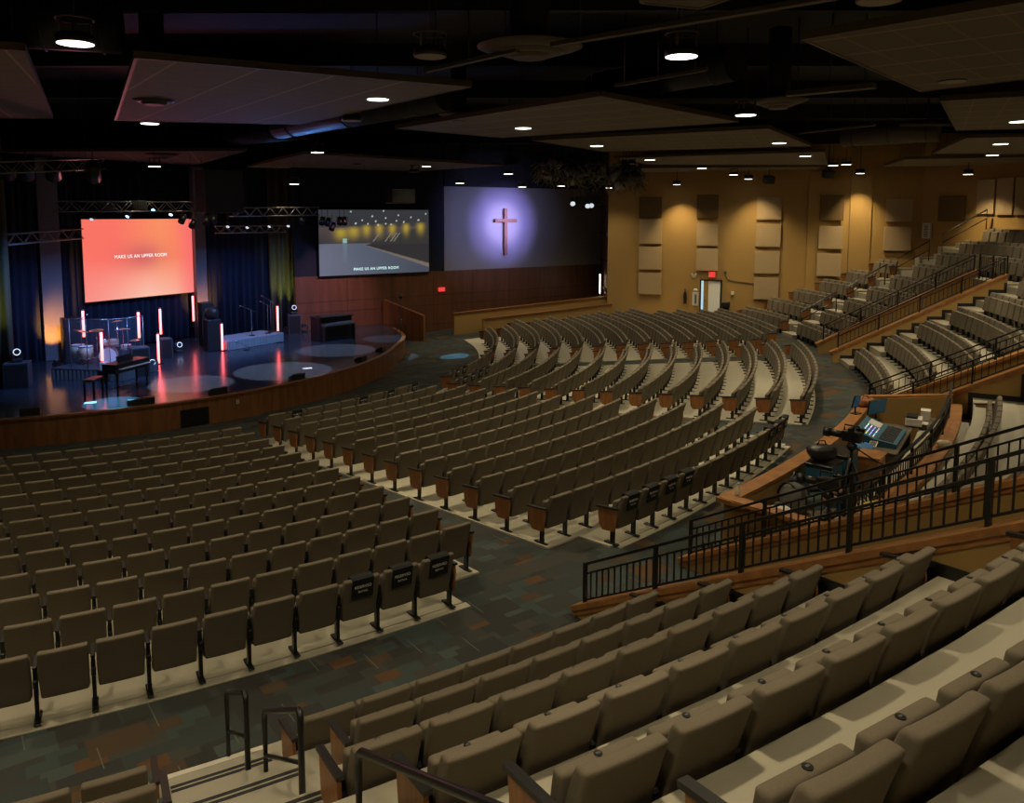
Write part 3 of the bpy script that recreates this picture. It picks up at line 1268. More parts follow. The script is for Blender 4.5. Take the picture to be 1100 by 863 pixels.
# bags
bag('backpack', 'grey-green backpack leaning at the sharp corner of the booth', 'backpack', P(31.75, -43.3, .55), (.27, .20, .27), M_GREYBAG, M_BLK, 31, rad(40))
bag('duffel_bag', 'dark green duffel with striped strap piled in the booth middle', 'duffel bag', P(31.85, -42.2, .45), (.36, .24, .18), M_GREENBAG, M_NAVYBAG, 33, rad(20))
bag('backpack', 'navy backpack between the grey-green backpack and the teal cases', 'backpack', P(31.6, -42.3, .55), (.20, .17, .26), M_NAVYBAG, M_BLK, 37, rad(-30))
bag('tote_bag', 'white cloth bag slumped on the booth bench at the corner', 'bag', P(31.75, -44.35, .66), (.22, .15, .10), M_WHITE, M_GREYMET, 41, rad(15), ('top',))
bag('cap_hat', 'black bag lying by the white cloth bag at the booth corner', 'bag', P(31.55, -44.6, .66), (.15, .12, .09), M_ARM, M_BLK, 43, 0, ('top',))
bag('helmet_bag', 'pale patterned bag on top of the dark green duffel', 'bag', P(31.75, -41.9, .80), (.24, .16, .08), M_GREYBAG, M_BLK, 45, .4, ('top',))
for i, (r, th, z) in enumerate(((32.1, -41.7, .78), (32.15, -42.3, .74))):
    m = MB(); m.blob((0, 0, .05), (.14, .07, .05), 51 + i, .15, 2, -.05)
    o = m.build('cloth_bundle', M_SKINC, None, True)
    o.location = P(r, th, z)
    tag(o, ['pink cloth bundle on the duffel, upper one under the camera', 'pink cloth bundle lower beside the tripod'][i], 'cloth', 'pink cloth bundles')
m = MB()
m.box((0, 0, .30), (1.7, .55, .60), bevel=.01)
o = m.build('storage_bench', M_DESK)
o.location = P(31.95, -43.6, 0)
o.rotation_euler = (0, 0, face_in(-43.6))
tag(o, 'low brown bench inside the booth corner under the bags', 'bench')
# cables heap
t = thing('cable_coil', 'tangle of black cables hung on the booth back railing', 'cable coil', P(32.85, -42.6, .72))
for i in range(6):
    m = MB()
    c = Vector((random.uniform(-.15, .15), random.uniform(-.1, .1), .12 + .07 * i))
    rr = .16 + .03 * random.random()
    ax = Matrix.Rotation(random.uniform(-.6, .6), 3, 'X') @ Matrix.Rotation(random.uniform(.9, 1.6), 3, 'Y')
    m.tube([c + ax @ Vector((rr * math.cos(a), rr * math.sin(a), 0)) for a in [2 * PI * k / 20 for k in range(20)]], .013, 6, True)
    m.build('loop', M_BLK, t)
t = thing('white_sheet', 'sheet of white paper taped to the booth rail by the cables', 'paper', P(32.7, -43.2, .80), face_in(-43) + .4)
m = MB(); m.box((0, 0, .15), (.24, .006, .32), Matrix.Rotation(rad(20), 3, 'X')); m.build('paper', M_WHITE, t)
bag('crumpled_paper', 'crumpled cream paper sitting on the booth back ledge', 'paper', P(33.2, -36.0, 1.06), (.13, .09, .07), M_CREAM, M_CREAM, 61, 0, ())
t = thing('sanitizer_bottle', 'clear yellowish pump bottle standing on the sharp booth corner cap', 'bottle', P(31.3, -45.3, 1.06))
m = MB(); m.lathe([(.035, 0), (.04, .01), (.04, .12), (.015, .15), (.015, .17)], seg=16); m.build('bottle', M_CREAM, t)
m = MB(); m.cyl((0, 0, .17), (0, 0, .20), .008, 8); m.box((0, -.02, .205), (.02, .06, .012)); m.build('pump', M_WHITE, t)
bag('folded_jacket', 'yellow folder lying on the first seat row behind the booth', 'folder', P(33.3, -44.6, rk(1) + .62), (.16, .12, .02), M_YELLOW, M_YELLOW, 71, .5, ())

# ------------------------------------------------------------------ walls of the room
DECK = 9.6
WP0 = Vector((-9.93, 39.73, 0))
WD = Vector((math.cos(rad(33.8)), math.sin(rad(33.8)), 0))
WN = Vector((WD.y, -WD.x, 0))        # towards the room


def wp(t, z=0.0, off=0.0):
    return WP0 + WD * t + WN * off + Vector((0, 0, z))


T_BLACK, T_END = 8.1, 19.2
m = MB()
m.prism([wp(-.3, -1.1), wp(T_END + .6, -1.1), wp(T_END + .6, 2.55), wp(-.3, 2.55)], -WN * .3)
struct('wall_wood_panelled', m, M_DARKWOOD)
m = MB()
for z in (-.35, .72, 1.25):
    m.bar(wp(-.3, z, .003), wp(T_END, z, .003), .010, .016)
for t in (2.4, 4.9, 7.4, 9.9, 12.4, 14.9, 17.4):
    m.bar(wp(t, -1.0, .004), wp(t, 2.5, .003), .010, .014, up=WD)
struct('trim_wood_panel_joint', m, M_BASEB)
m = MB()
m.prism([wp(-.3, 2.55, -.05), wp(T_BLACK, 2.55, -.05), wp(T_BLACK, DECK, -.05), wp(-.3, DECK, -.05)], -WN * .3)
struct('wall_black_upper', m, mat('black_blue_wall', (.010, .012, .022), .9))
m = MB()
m.prism([wp(T_BLACK, 2.55, .02), wp(T_END + .6, 2.55, .02), wp(T_END + .6, 7.15, .02), wp(T_BLACK, 7.15, .02)], -WN * .3)
struct('wall_pale_cross', m, M_WHITEWALL)
m = MB()
m.prism([wp(T_BLACK, 7.15, .10), wp(T_END + .6, 7.15, .10), wp(T_END + .6, DECK, .10), wp(T_BLACK, DECK, .10)], -WN * .4)
struct('wall_black_soffit', m, M_DECK)
m = MB()
RC0, RC1 = Vector((5.84, 44.93, 0)), wp(T_END, 0, .2)
m.prism([RC0 + Vector((0, 0, -1)), RC1 + Vector((0, 0, -1)), RC1 + Vector((0, 0, DECK)), RC0 + Vector((0, 0, DECK))], Vector((.25, .02, 0)))
struct('wall_corner_return', m, M_DARKWOOD)
m = MB()
for z in (1.35, 2.9, 4.5, 6.1):
    m.bar(RC0 + Vector((-.04, .1, z)), RC1 + Vector((-.04, 0, z)), .10, .10)
struct('trim_corner_return_rail', m, M_BASEB)

FW0, FW1 = Vector((5.84, 44.93, 0)), Vector((20.75, 40.2, 0))
FD = (FW1 - FW0).normalized()
FN = Vector((FD.y, -FD.x, 0))
m = MB()
m.prism([FW0 + Vector((0, 0, -1)), FW1 + Vector((0, 0, -1)), FW1 + Vector((0, 0, DECK)), FW0 + Vector((0, 0, DECK))], -FN * .3)
m.prism([FW1 + Vector((0, 0, -1)), P(41.5, 0, -1), P(41.5, 0, DECK), FW1 + Vector((0, 0, DECK))], Vector((.3, .1, 0)))
struct('wall_far', m, M_WALL)
# vertical ribs of the faceted wall
m = MB()
for px in (742, 867, 912):
    b = atplane(px, 250, FW0, FN)
    b.z = 0
    m.prism([b, b + FD * 1.0, b + FD * 1.0 + Vector((0, 0, DECK)), b + Vector((0, 0, DECK))], FN * .10)
struct('trim_wall_pilaster', m, M_WALL)
m = MB()
m.sector(41.5, 41.8, -90, 0, -.1, DECK, 80)
struct('wall_back', m, M_WALL)
m = MB()
a0, a1 = P(41.5, -90, 0), P(4, -110, 0)
m.prism([Vector((-24, 26.0, -1.2)), Vector((-24, -8, -1.2)), Vector((-24, -8, DECK)), Vector((-24, 26.0, DECK))], Vector((-.3, 0, 0)))
struct('wall_stage_side', m, M_WALL)
m = MB()
m.box((2, 22, DECK + .1), (64, 70, .2))
struct('ceiling', m, M_DECK)

# low tan wall beside the far floor block
A_, B_ = Vector((-2.56, 42.3, 0)), Vector((5.95, 45.25, 0))
dd = (B_ - A_).normalized()
nn = Vector((dd.y, -dd.x, 0))
m = MB()
m.prism([A_ + Vector((0, 0, -1)), B_ + Vector((0, 0, -1)), B_ + Vector((0, 0, 1.02)), A_ + Vector((0, 0, .40))], -nn * .25)
m.prism([A_ + dd * 1.5 + nn * .45 + Vector((0, 0, -1)), B_ + nn * .45 + Vector((0, 0, -1)), B_ + nn * .45 + Vector((0, 0, .62)), A_ + dd * 1.5 + nn * .45 + Vector((0, 0, .1))], -nn * .3)
struct('wall_low_far', m, M_WALL)
m = MB()
m.bar(A_ + Vector((0, 0, .42)) - nn * .1, B_ + Vector((0, 0, 1.04)) - nn * .1, .3, .05)
m.bar(A_ + dd * 1.5 + nn * .33 + Vector((0, 0, .12)), B_ + nn * .33 + Vector((0, 0, .64)), .32, .05)
struct('trim_low_wall_cap', m, M_STAGEWOOD)
m = MB()
c = atY(645, 305, 47.2)
m.box((c.x - .03, c.y, c.z), (.05, .22, 1.15), bevel=.01)
o = m.build('slot_lamp', M_LITTUBE)
tag(o, 'slim lit vertical slot lamp in the dark wall corner past the cross', 'lamp')


# acoustic panels (pixel boxes give the place on the wall)
def wall_panel(x0, x1, y0, y1, base, n, d, label, m_, deep=.09, group='acoustic panels on the ochre wall'):
    a, b = atplane(x0, (y0 + y1) / 2, base, n), atplane(x1, (y0 + y1) / 2, base, n)
    zt, zb = atplane((x0 + x1) / 2, y0, base, n).z, atplane((x0 + x1) / 2, y1, base, n).z
    c = (a + b) / 2
    w = (b - a).length
    t = thing('acoustic_panel', label, 'acoustic panel', (c.x, c.y, zb), math.atan2(d.y, d.x), group)
    mb = MB(); mb.box((0, -deep / 2 - .03, (zt - zb) / 2), (w, deep, zt - zb), bevel=.015, seg=2); mb.build('fabric_face', m_, t)
    mb = MB(); mb.box((0, -.015, (zt - zb) / 2), (w - .1, .05, zt - zb - .1)); mb.build('frame', M_DESK, t)


zx = lambda x: 630 + x / 2.34
zy = lambda y: 170 + y / 2.34
colnames = ['column nearest the dark corner', 'column above the exit door', 'column right of the exit door', 'column above the first far stepped rows', 'column over the far stairs']
colnames = ['beside the dark corner', 'above the exit door', 'beside the wall cable', 'above the stepped rows', 'over the far stairs']
PAN = [[(133, 190, 98, 150, 1), (133, 190, 153, 216, 0), (132, 189, 223, 280, 0), (131, 188, 289, 342, 0)],
       [(278, 332, 92, 150, 1), (277, 332, 165, 220, 0), (276, 331, 227, 283, 0)],
       [(428, 490, 98, 155, 0), (426, 488, 166, 223, 0), (422, 485, 234, 290, 0), (420, 482, 301, 355, 0)],
       [(587, 647, 93, 157, 1), (583, 645, 171, 228, 0), (578, 640, 240, 297, 0)],
       [(753, 820, 102, 160, 0), (747, 816, 173, 233, 0)]]
for ci, colm in enumerate(PAN):
    for ri, (x0, x1, y0, y1, dk) in enumerate(colm):
        pos = 'top' if ri == 0 else ('bottom' if ri == len(colm) - 1 else ORD[ri + 1])
        off = .10 if ci in (1, 3) else 0
        wall_panel(zx(x0), zx(x1), zy(y0), zy(y1), FW0 + FN * off, FN, FD,
                   f"{'dark brown' if dk else 'tan'} square acoustic panel, {pos} one of the column {colnames[ci]}", M_PANELD if dk else M_PANEL)
for i, (x0, x1, y0, y1, dk, lab) in enumerate(((1009.5, 1038, 211, 238, 1, 'dark brown square acoustic panel on the wall above the top seat rows'),
                                               (1051, 1069.5, 193, 230, 0, 'tall tan acoustic panel lit by a wall lamp, next to dark square panel'),
                                               (1072, 1090, 191, 231, 0, 'tall tan acoustic panel in shade, second from the dark square panel'),
                                               (1092, 1118, 190, 231, 0, 'tall tan acoustic panel cut by the frame edge, third from dark square'))):
    d = ray((x0 + x1) / 2, 220)
    # meet the curved back wall
    a = d.x ** 2 + d.y ** 2; b = 2 * (-CX * d.x - CY * d.y); c = CX ** 2 + CY ** 2 - 41.5 ** 2
    kk = (-b + math.sqrt(b * b - 4 * a * c)) / (2 * a)
    hit = Vector((0, 0, EYE)) + d * kk
    f0, f1 = FW1, P(41.5, 0, 0)
    fn = Vector((f1.y - f0.y, f0.x - f1.x, 0)).normalized()
    h2 = atplane((x0 + x1) / 2, (y0 + y1) / 2, f0, fn)
    onfacet = h2.length < hit.length
    if onfacet:
        hit = h2
    n = fn if onfacet else Vector((CX - hit.x, CY - hit.y, 0)).normalized()
    if n.dot(Vector((-hit.x, -hit.y, 0))) < 0:
        n = -n
    tg = Vector((-n.y, n.x, 0))
    if tg.x > 0 and tg.y > 0:
        tg = tg
    wall_panel(x0, x1, y0, y1, hit + n * .02, n, Vector((-n.y, n.x, 0)), lab, M_PANELD if dk else M_PANEL, group='acoustic panels above the top rows')

# exit door and wall fittings


def wallpt(px, py, off=0.0):
    return atplane(px, py, FW0 + FN * off, FN)


FRZ = math.atan2(FD.y, FD.x)
c = wallpt(763, 320)
zt = wallpt(763, 301).z
t = bpy.data.objects.new('door_1', None); COL.objects.link(t)
t.location = (c.x, c.y, 0); t.rotation_euler = (0, 0, FRZ); t['kind'] = 'structure'
m = MB(); m.box((.08, -.05, zt / 2), (.85, .06, zt - .06), bevel=.01); m.build('door_leaf', M_DOOR, t)
m = MB(); m.box((-.42, -.10, zt / 2), (.11, .03, zt - .06)); m.build('door_daylight_gap', M_GLASSLIT, t)
m = MB()
m.box((-.52, -.06, zt / 2), (.07, .12, zt)); m.box((.56, -.06, zt / 2), (.07, .12, zt)); m.box((.02, -.06, zt), (1.15, .12, .07))
m.build('door_frame', M_BASEB, t)
m = MB(); m.cyl((-.30, -.09, 1.05), (-.30, -.14, 1.05), .02, 8); m.cyl((-.30, -.14, 1.05), (-.18, -.14, 1.05), .012, 8); m.build('door_handle', M_CHROME, t)


def exit_sign(label, c, rz, s=1.0):
    t = thing('exit_sign', label, 'exit sign', c, rz)
    m = MB(); m.box((0, -.05, 0), (.50 * s, .07, .28 * s), bevel=.015); m.build('housing', M_RED, t)
    e = link('lettering', text_mesh('EXIT', .19 * s, M_TEXT), t)
    e.location = (0, -.088, 0); e.rotation_euler = (PI / 2, 0, 0)


exit_sign('red exit sign above the white door in the ochre wall', wallpt(763, 295), FRZ)
t = thing('wall_sconce', 'small white emergency lamp left above the white wall cabinet', 'lamp', wallpt(745.5, 297), FRZ)
m = MB(); m.box((0, -.06, 0), (.22, .10, .2), bevel=.02); m.build('housing', M_WHITE, t)
for sx in (-.09, .09):
    m = MB(); m.cyl((sx, -.1, .12), (sx, -.2, .10), .05, 12); m.build('lamp_head', M_WHITE, t)
c = wallpt(747, 321)
t = thing('wall_cabinet', 'white wall cabinet with dark lettering beside the exit door', 'cabinet', c, FRZ)
m = MB(); m.box((0, -.08, 0), (.32, .14, .72), bevel=.015); m.build('body', M_WHITE, t)
m = MB(); m.box((.02, -.156, 0), (.10, .008, .50)); m.build('dark_panel', M_GREYMET, t)
m = MB(); m.blob((0, -.1, .46), (.12, .08, .10), 3, .1, 2); m.build('red_white_label', M_WHITE, t)
c = wallpt(736, 318)
t = thing('fire_extinguisher', 'dark extinguisher hung on the wall beyond the white cabinet', 'fire extinguisher', c, FRZ)
m = MB(); m.lathe([(.03, -.42), (.085, -.40), (.09, .10), (.05, .22), (.025, .26), (.025, .34)], (0, -.11, 0), 18); m.build('cylinder', M_ARM, t)
m = MB(); m.box((0, -.11, .37), (.05, .16, .06), bevel=.01); m.build('handle', M_BLK, t)
m = MB(); m.tube([(0, -.16, .34), (.12, -.2, .2), (.11, -.18, -.15)], .012, 6); m.build('hose', M_BLK, t)
c = wallpt(780, 327)
t = thing('drinking_fountain', 'black drinking fountain on the wall right after the white door', 'drinking fountain', c, FRZ)
m = MB(); m.box((0, -.2, 0), (.42, .36, .30), bevel=.05, seg=3); m.build('basin', M_ARM, t)
m = MB(); m.tube([(-.1, -.2, .15), (-.1, -.2, .24), (-.02, -.2, .27)], .012, 6); m.build('spout', M_CHROME, t)
m = MB(); m.box((0, -.06, -.32), (.30, .1, .36), bevel=.02); m.build('pedestal', M_ARM, t)
t = thing('wall_speaker', 'small pale box on the wall above the black drinking fountain', 'alarm box', wallpt(787, 315), FRZ)
m = MB(); m.box((0, -.05, 0), (.16, .08, .20), bevel=.02); m.build('housing', M_WHITE, t)
t = thing('wall_cable', 'thin dark cable looping along the wall under the square panels', 'cable', wallpt(800, 300), FRZ)
m = MB(); m.tube([(-1.0, -.02, .25), (-.9, -.02, -.02), (-.5, -.02, -.12), (.1, -.02, -.2), (.75, -.02, -.2)], .02, 6); m.build('cord', M_DESK, t)
m = MB(); m.box((-1.0, -.03, .32), (.14, .05, .16), bevel=.01); m.build('outlet_box', M_DESK, t)
c = atplane(998, 248, FW1, (FN + Vector((-.8, .1, 0))).normalized()) + Vector((-.15, -.1, 0))
t = thing('wall_fan', 'white louvred wall unit above the handrail at the top of the far stairs', 'wall unit', c, rad(-60))
m = MB(); m.box((0, 0, 0), (.42, .18, .75), bevel=.03); m.build('housing', M_WHITE, t)
m = MB()
for i in range(9):
    m.box((0, -.095, -.28 + i * .07), (.20, .02, .03), Matrix.Rotation(rad(30), 3, 'X'))
m.build('louvre', M_GREYMET, t)

# far stair handrails
for i, (th, r0, r1) in enumerate(((2.6, 31.8, 33.4), (2.6, 33.9, 35.6), (2.6, 36.1, 37.6), (2.6, 38.2, 40.2))):
    z0, z1 = capz(r0) - .1, capz(r1) - .1
    t = thing('stair_handrail', f"thin black handrail on the far wall stairs, {['lowest', 'second from the bottom', 'third from the bottom', 'topmost'][i]} of four", 'handrail', P(r0, th, z0), 0, 'handrails on the far wall stairs')
    a, b = Vector((0, 0, 0)), P(r1, th, z1) - P(r0, th, z0)
    up = Vector((0, 0, 1))
    m = MB(); m.tube([a, a + up * .9, b + up * .9, b], .03, 8); m.build('tube_frame', M_BLK, t)
    m = MB(); m.tube([a + up * .5, b + up * .5], .02, 6); m.build('cross_bar', M_BLK, t)

# ------------------------------------------------------------------ stage
ST_Z = -.10
edge = [P(13.45 + (.35 if th > 0 else 0) * min(1, th / 12), th, ST_Z) for th in range(-96, 25, 3)]
m = MB()
back = [wp(4.4, ST_Z, -.05), wp(-.4, ST_Z, -.05), Vector((-11.2, 40.6, ST_Z)), Vector((-14.0, 38.3, ST_Z)), Vector((-19.5, 29.2, ST_Z)), Vector((-23.8, 26, ST_Z)), Vector((-23.8, 22, ST_Z))]
m.prism(edge + back, (0, 0, -.05))
struct('floor_stage', m, M_STAGE)
m = MB()
for a, b in zip(edge, edge[1:]):
    ca = Vector((CX, CY, 0))
    na = (a - ca); na.z = 0; na.normalize()
    nb = (b - ca); nb.z = 0; nb.normalize()
    o_ = Vector((0, 0, -.01)); lo = Vector((0, 0, -.95))
    vs = [a + o_, b + o_, b + nb * .08 + o_, a + na * .08 + o_, a + lo, b + lo, b + nb * .08 + lo, a + na * .08 + lo]
    m.quadify(vs, [(0, 1, 2, 3), (3, 2, 6, 7), (4, 7, 6, 5), (0, 4, 5, 1)])
struct('wall_stage_front', m, M_STAGEWOOD)
m = MB()
for a, b in zip(edge, edge[1:]):
    ca = Vector((CX, CY, 0))
    na = (a - ca); na.z = 0; na.normalize()
    nb = (b - ca); nb.z = 0; nb.normalize()
    m.bar(a + na * .03 + Vector((0, 0, -.02)), b + nb * .03 + Vector((0, 0, -.02)), .18, .06)
struct('trim_stage_nosing', m, M_STAGEWOOD)
# vent and outlet in the stage front
w = P(13.54, -50.3, -.64)
t = thing('stage_vent', 'black grille set in the wood stage front', 'vent', w, rad(-50.3 + 90))
m = MB(); m.box((0, 0, 0), (.86, .05, .54)); m.build('backing', M_BASEB, t)
m = MB()
for i in range(9):
    m.box((0, -.03, -.22 + i * .055), (.80, .02, .012))
m.build('grille', M_BLK, t)
t = thing('outlet_plate', 'small white outlet plate in the wood stage front', 'outlet', P(13.54, -44.4, -.38), rad(-44.4 + 90))
m = MB(); m.box((0, -.005, 0), (.10, .02, .15), bevel=.004); m.build('plate', M_WHITE, t)
m = MB(); m.box((0, -.018, .03), (.03, .008, .03)); m.box((0, -.018, -.03), (.03, .008, .03)); m.build('socket', M_GREYMET, t)
# wing wall with sloping top
q0, q1 = Vector((-6.25, 42.0, 0)), Vector((-4.05, 40.9, 0))
m = MB()
m.prism([q0 + Vector((0, 0, -1)), q1 + Vector((0, 0, -1)), q1 + Vector((0, 0, .48)), q0 + Vector((0, 0, 1.2))], Vector((.08, .16, 0)))
struct('wall_stage_wing', m, M_STAGEWOOD)
exit_sign('red exit sign on the dark wood wall between screen and cross', atplane(474, 311, wp(0, 0, .03), WN), rad(33.8), .8)

# stage door box lit by blue at the right of stage front
# columns
COLS = [(Vector((-17.75, 31.6, 0)), .74), (Vector((-14.15, 37.65, 0)), .52)]
for i, (c, w) in enumerate(COLS):
    m = MB()
    m.box((c.x, c.y, (DECK + ST_Z) / 2 - .9), (w, .45, DECK - ST_Z - 1.8), Matrix.Rotation(rad(45), 3, 'Z'), bevel=.02)
    struct('pillar_stage', m, M_COLM)


def curtain(name, label, a, b, z0, z1, m_, amp=.09, wl=.34, group='stage curtains'):
    a, b = Vector(a), Vector(b)
    L = (b - a).length
    d = (b - a).normalized()
    n = Vector((d.y, -d.x, 0))
    k = int(L / wl * 8)
    m = MB()
    top, bot, top2, bot2 = [], [], [], []
    for i in range(k + 1):
        s = L * i / k
        off = amp * math.sin(2 * PI * s / wl) + amp * .5 * math.sin(2 * PI * s / wl * .37 + 1)
        p = a + d * s + n * off
        top.append(m.bm.verts.new((p.x, p.y, z1))); bot.append(m.bm.verts.new((p.x, p.y, z0)))
        q = p - n * .03
        top2.append(m.bm.verts.new((q.x, q.y, z1))); bot2.append(m.bm.verts.new((q.x, q.y, z0)))
    for i in range(k):
        for f in ((bot[i], bot[i + 1], top[i + 1], top[i]), (bot2[i + 1], bot2[i], top2[i], top2[i + 1]), (top[i], top[i + 1], top2[i + 1], top2[i]), (bot[i + 1], bot[i], bot2[i], bot2[i + 1])):
            g = m.bm.faces.new(f); g.smooth = True
    m.bm.faces.new((bot[0], top[0], top2[0], bot2[0])); m.bm.faces.new((bot[-1], bot2[-1], top2[-1], top[-1]))
    o = m.build(name, m_)
    tag(o, label, 'curtain', group)


curtain('stage_curtain', 'navy curtain left of the grey column beside the drum kit', (-19.9, 28.0, 0), (-18.0, 31.2, 0), ST_Z, 8.2, M_CURT)
curtain('stage_curtain', 'long navy curtain hanging behind the orange screen', (-17.95, 32.3, 0), (-14.75, 37.75, 0), ST_Z, 8.2, M_CURT)
curtain('stage_curtain', 'navy curtain between the grey column and the green-lit curtain', (-13.9, 37.9, 0), (-11.5, 40.35, 0), ST_Z, 8.2, M_CURT)
curtain('stage_curtain', 'narrow yellow-green lit curtain beside the pink wood wall', (-11.6, 40.0, 0), (-10.35, 40.45, 0), ST_Z, 8.2, M_CURT2, .12, .42)
curtain('stage_curtain', 'yellow-green lit curtain at the near edge of the stage', (-17.9, 25.6, 0), (-16.35, 26.75, 0), ST_Z, 7.2, M_CURT2, .12, .42)
m = MB()
m.prism([Vector((-24, 24.0, -1)), Vector((-20.5, 28.6, -1)), Vector((-15.2, 39.0, -1)), Vector((-10.1, 41.0, -1)), Vector((-10.3, 41.3, -1)), Vector((-15.6, 39.4, -1)), Vector((-21, 28.8, -1)), Vector((-24.3, 24.2, -1))], (0, 0, DECK + 1))
struct('wall_stage_back', m, mat('stage_black', (.008, .009, .014), .95))

# screens: picture drawn as colours over a fine grid


def screen(name, label, a, b, z0, z1, func, strength, nu=112, nv=64, text=None, tsize=.2, tv=.5, tcol=None):
    a, b = Vector(a), Vector(b)
    d = (b - a).normalized()
    n = Vector((d.y, -d.x, 0))
    w, h = (b - a).length, z1 - z0
    t = thing(name, label, 'screen', (a.x, a.y, z0), math.atan2(d.y, d.x))
    me = bpy.data.meshes.new('picture')
    vs = [(w * i / nu, -.06, h * j / nv) for j in range(nv + 1) for i in range(nu + 1)]
    fs = [(j * (nu + 1) + i, j * (nu + 1) + i + 1, (j + 1) * (nu + 1) + i + 1, (j + 1) * (nu + 1) + i) for j in range(nv) for i in range(nu)]
    me.from_pydata(vs, [], fs)
    ca = me.color_attributes.new('picture', 'FLOAT_COLOR', 'POINT')
    for j in range(nv + 1):
        for i in range(nu + 1):
            c = func(i / nu, j / nv)
            ca.data[j * (nu + 1) + i].color = (*c, 1)
    me.materials.append(vcol_emit(name + '_glow', strength))
    p = link('picture', me, t)
    m = MB()
    m.box((w / 2, 0, h / 2), (w + .08, .10, h + .08), bevel=.01)
    m.build('frame', M_BLK, t)
    if text:
        e = link('lettering', text_mesh(text, tsize, mat(name + '_letter', (.5, .5, .5), .5, emit=tcol or (1, .95, .9), estr=1.3), spacing=1.12), t)
        e.location = (w * .5, -.066, h * tv)
        e.rotation_euler = (PI / 2, 0, 0)
        e.scale = (.95, 1, 1)
    return t


def lin(c):
    return tuple(((x / 255 + .055) / 1.055) ** 2.4 if x > 10 else x / 255 / 12.92 for x in c)


def mixc(a, b, t):
    t = max(0, min(1, t))
    return tuple(x + (y - x) * t for x, y in zip(a, b))


CO1, CO2, CO3, CO4, CO5 = lin((255, 118, 102)), lin((255, 146, 102)), lin((254, 192, 170)), lin((250, 130, 120)), lin((206, 98, 104))


def orange_pic(u, v):
    c = mixc(CO1, CO2, 1 - abs(u - .68) / .4)
    c = mixc(c, CO3, (1.1 - abs(u - .55) / .7) * (1 - v / .5))
    c = mixc(c, lin((252, 140, 140)), .45 * (1 - v / .6) * (1 - u / .5) if u < .5 else 0)
    c = mixc(c, lin((255, 110, 118)), (u - .82) * 4)
    g = math.exp(-(((u - .52) / .20) ** 2 + ((v - .53) / .17) ** 2))
    c = mixc(c, CO5, g * .75)
    return c


screen('led_screen', 'large glowing orange screen with white words behind the drum kit', (-17.18, 33.0, 0), (-14.45, 37.55, 0), 2.02, 5.42, orange_pic, .95,
       text='MAKE US AN UPPER ROOM', tsize=.20, tv=.53)

SKY_, FLR_ = lin((70, 74, 82)), lin((92, 108, 130))
DOTS = [(.28, .97), (.57, .98), (.97, .94), (.47, .90), (.59, .87), (.71, .92), (.83, .88), (.38, .84), (.50, .82), (.69, .83), (.76, .81), (.90, .84), (.32, .79), (.43, .78), (.59, .785), (.64, .77), (.52, .765)]
GLOW = [(.19, .66, .055), (.30, .68, .05), (.415, .71, .035), (.53, .72, .032), (.65, .72, .03), (.78, .73, .03), (.92, .74, .035)]


def room_pic(u, v):
    if v > .74:
        c = mixc(lin((70, 68, 72)), lin((66, 70, 76)), (v - .74) * 4)
    elif v > .48:
        c = mixc(lin((70, 66, 70)), lin((96, 84, 84)), (v - .48) * 4)
    else:
        c = mixc(lin((118, 128, 150)), lin((86, 92, 108)), u * 1.1)
    if v < .74 and v > .44 + .02 and u > .42 and (v - .46) < (u - .42) * .55:
        c = lin((64, 64, 64))
    if v <= .46 and u > .38:
        ed = .46 - (u - .38) * .62
        if v > ed:
            c = lin((58, 56, 60))
            if v < ed + .09 * (u - .3):
                c = lin((142, 128, 116))
    for x, y, r in GLOW:
        d = (u - x) / r
        e = (v - y) / .11
        if e < .6:
            g = math.exp(-d * d - e * e * (1 if e < 0 else 4))
            c = mixc(c, lin((206, 178, 70)), g)
    for x in (.47, .58, .63, .66):
        if .5 < v < .64 and abs(u - x - (v - .5) * .45) < .006:
            c = lin((150, 150, 140))
    if .49 < v < .56 and abs(u - .222) < .017:
        c = lin((170, 215, 205))
    if v < .49 and abs(u - .222) < .02:
        c = mixc(c, lin((130, 150, 165)), (v - .15) * 2)
    for x, y in DOTS:
        if ((u - x) * 1.78) ** 2 + (v - y) ** 2 < .00018:
            c = lin((225, 235, 235))
    return c


screen('projection_screen', 'grey screen showing the hall on video above the wood wall', wp(.88, 0, .12), wp(7.05, 0, .12), 2.56, 5.86, room_pic, .62, 160, 90,
       text='MAKE US AN UPPER ROOM', tsize=.20, tv=.085, tcol=(.6, .95, .9))

# cross
c = atplane(543, 249, wp(0, 0, .2), WN)
zt, zb = atplane(543, 224, wp(0, 0, .2), WN).z, atplane(543, 274, wp(0, 0, .2), WN).z
zc = atplane(543, 237, wp(0, 0, .2), WN).z
t = thing('wooden_cross', 'tall wooden cross standing off the pale wall in violet light', 'cross', (c.x, c.y, zb), rad(33.8))
m = MB(); m.box((0, 0, (zt - zb) / 2), (.20, .16, zt - zb), bevel=.012); m.build('upright', M_CROSS, t)
m = MB(); m.box((0, -.01, zc - zb), (1.5, .15, .19), bevel=.012); m.build('crossbeam', M_CROSS, t)

# ---- stage furniture


def S(px, py):
    return atz(px, py, ST_Z)


# drum riser
R0_, R1_, R2_ = S(58, 408), S(113, 410), S(140, 386)
dx = (R1_ - R0_).normalized()
rzr = math.atan2(dx.y, dx.x)
t = thing('drum_riser', 'low skirted platform under the drum kit', 'riser', (R0_ + R1_) / 2, rzr)
W_, Dp = 2.7, 2.1
m = MB(); m.box((0.3, Dp / 2, .37), (W_, Dp, .06), bevel=.01); m.build('deck', M_CARP, t)


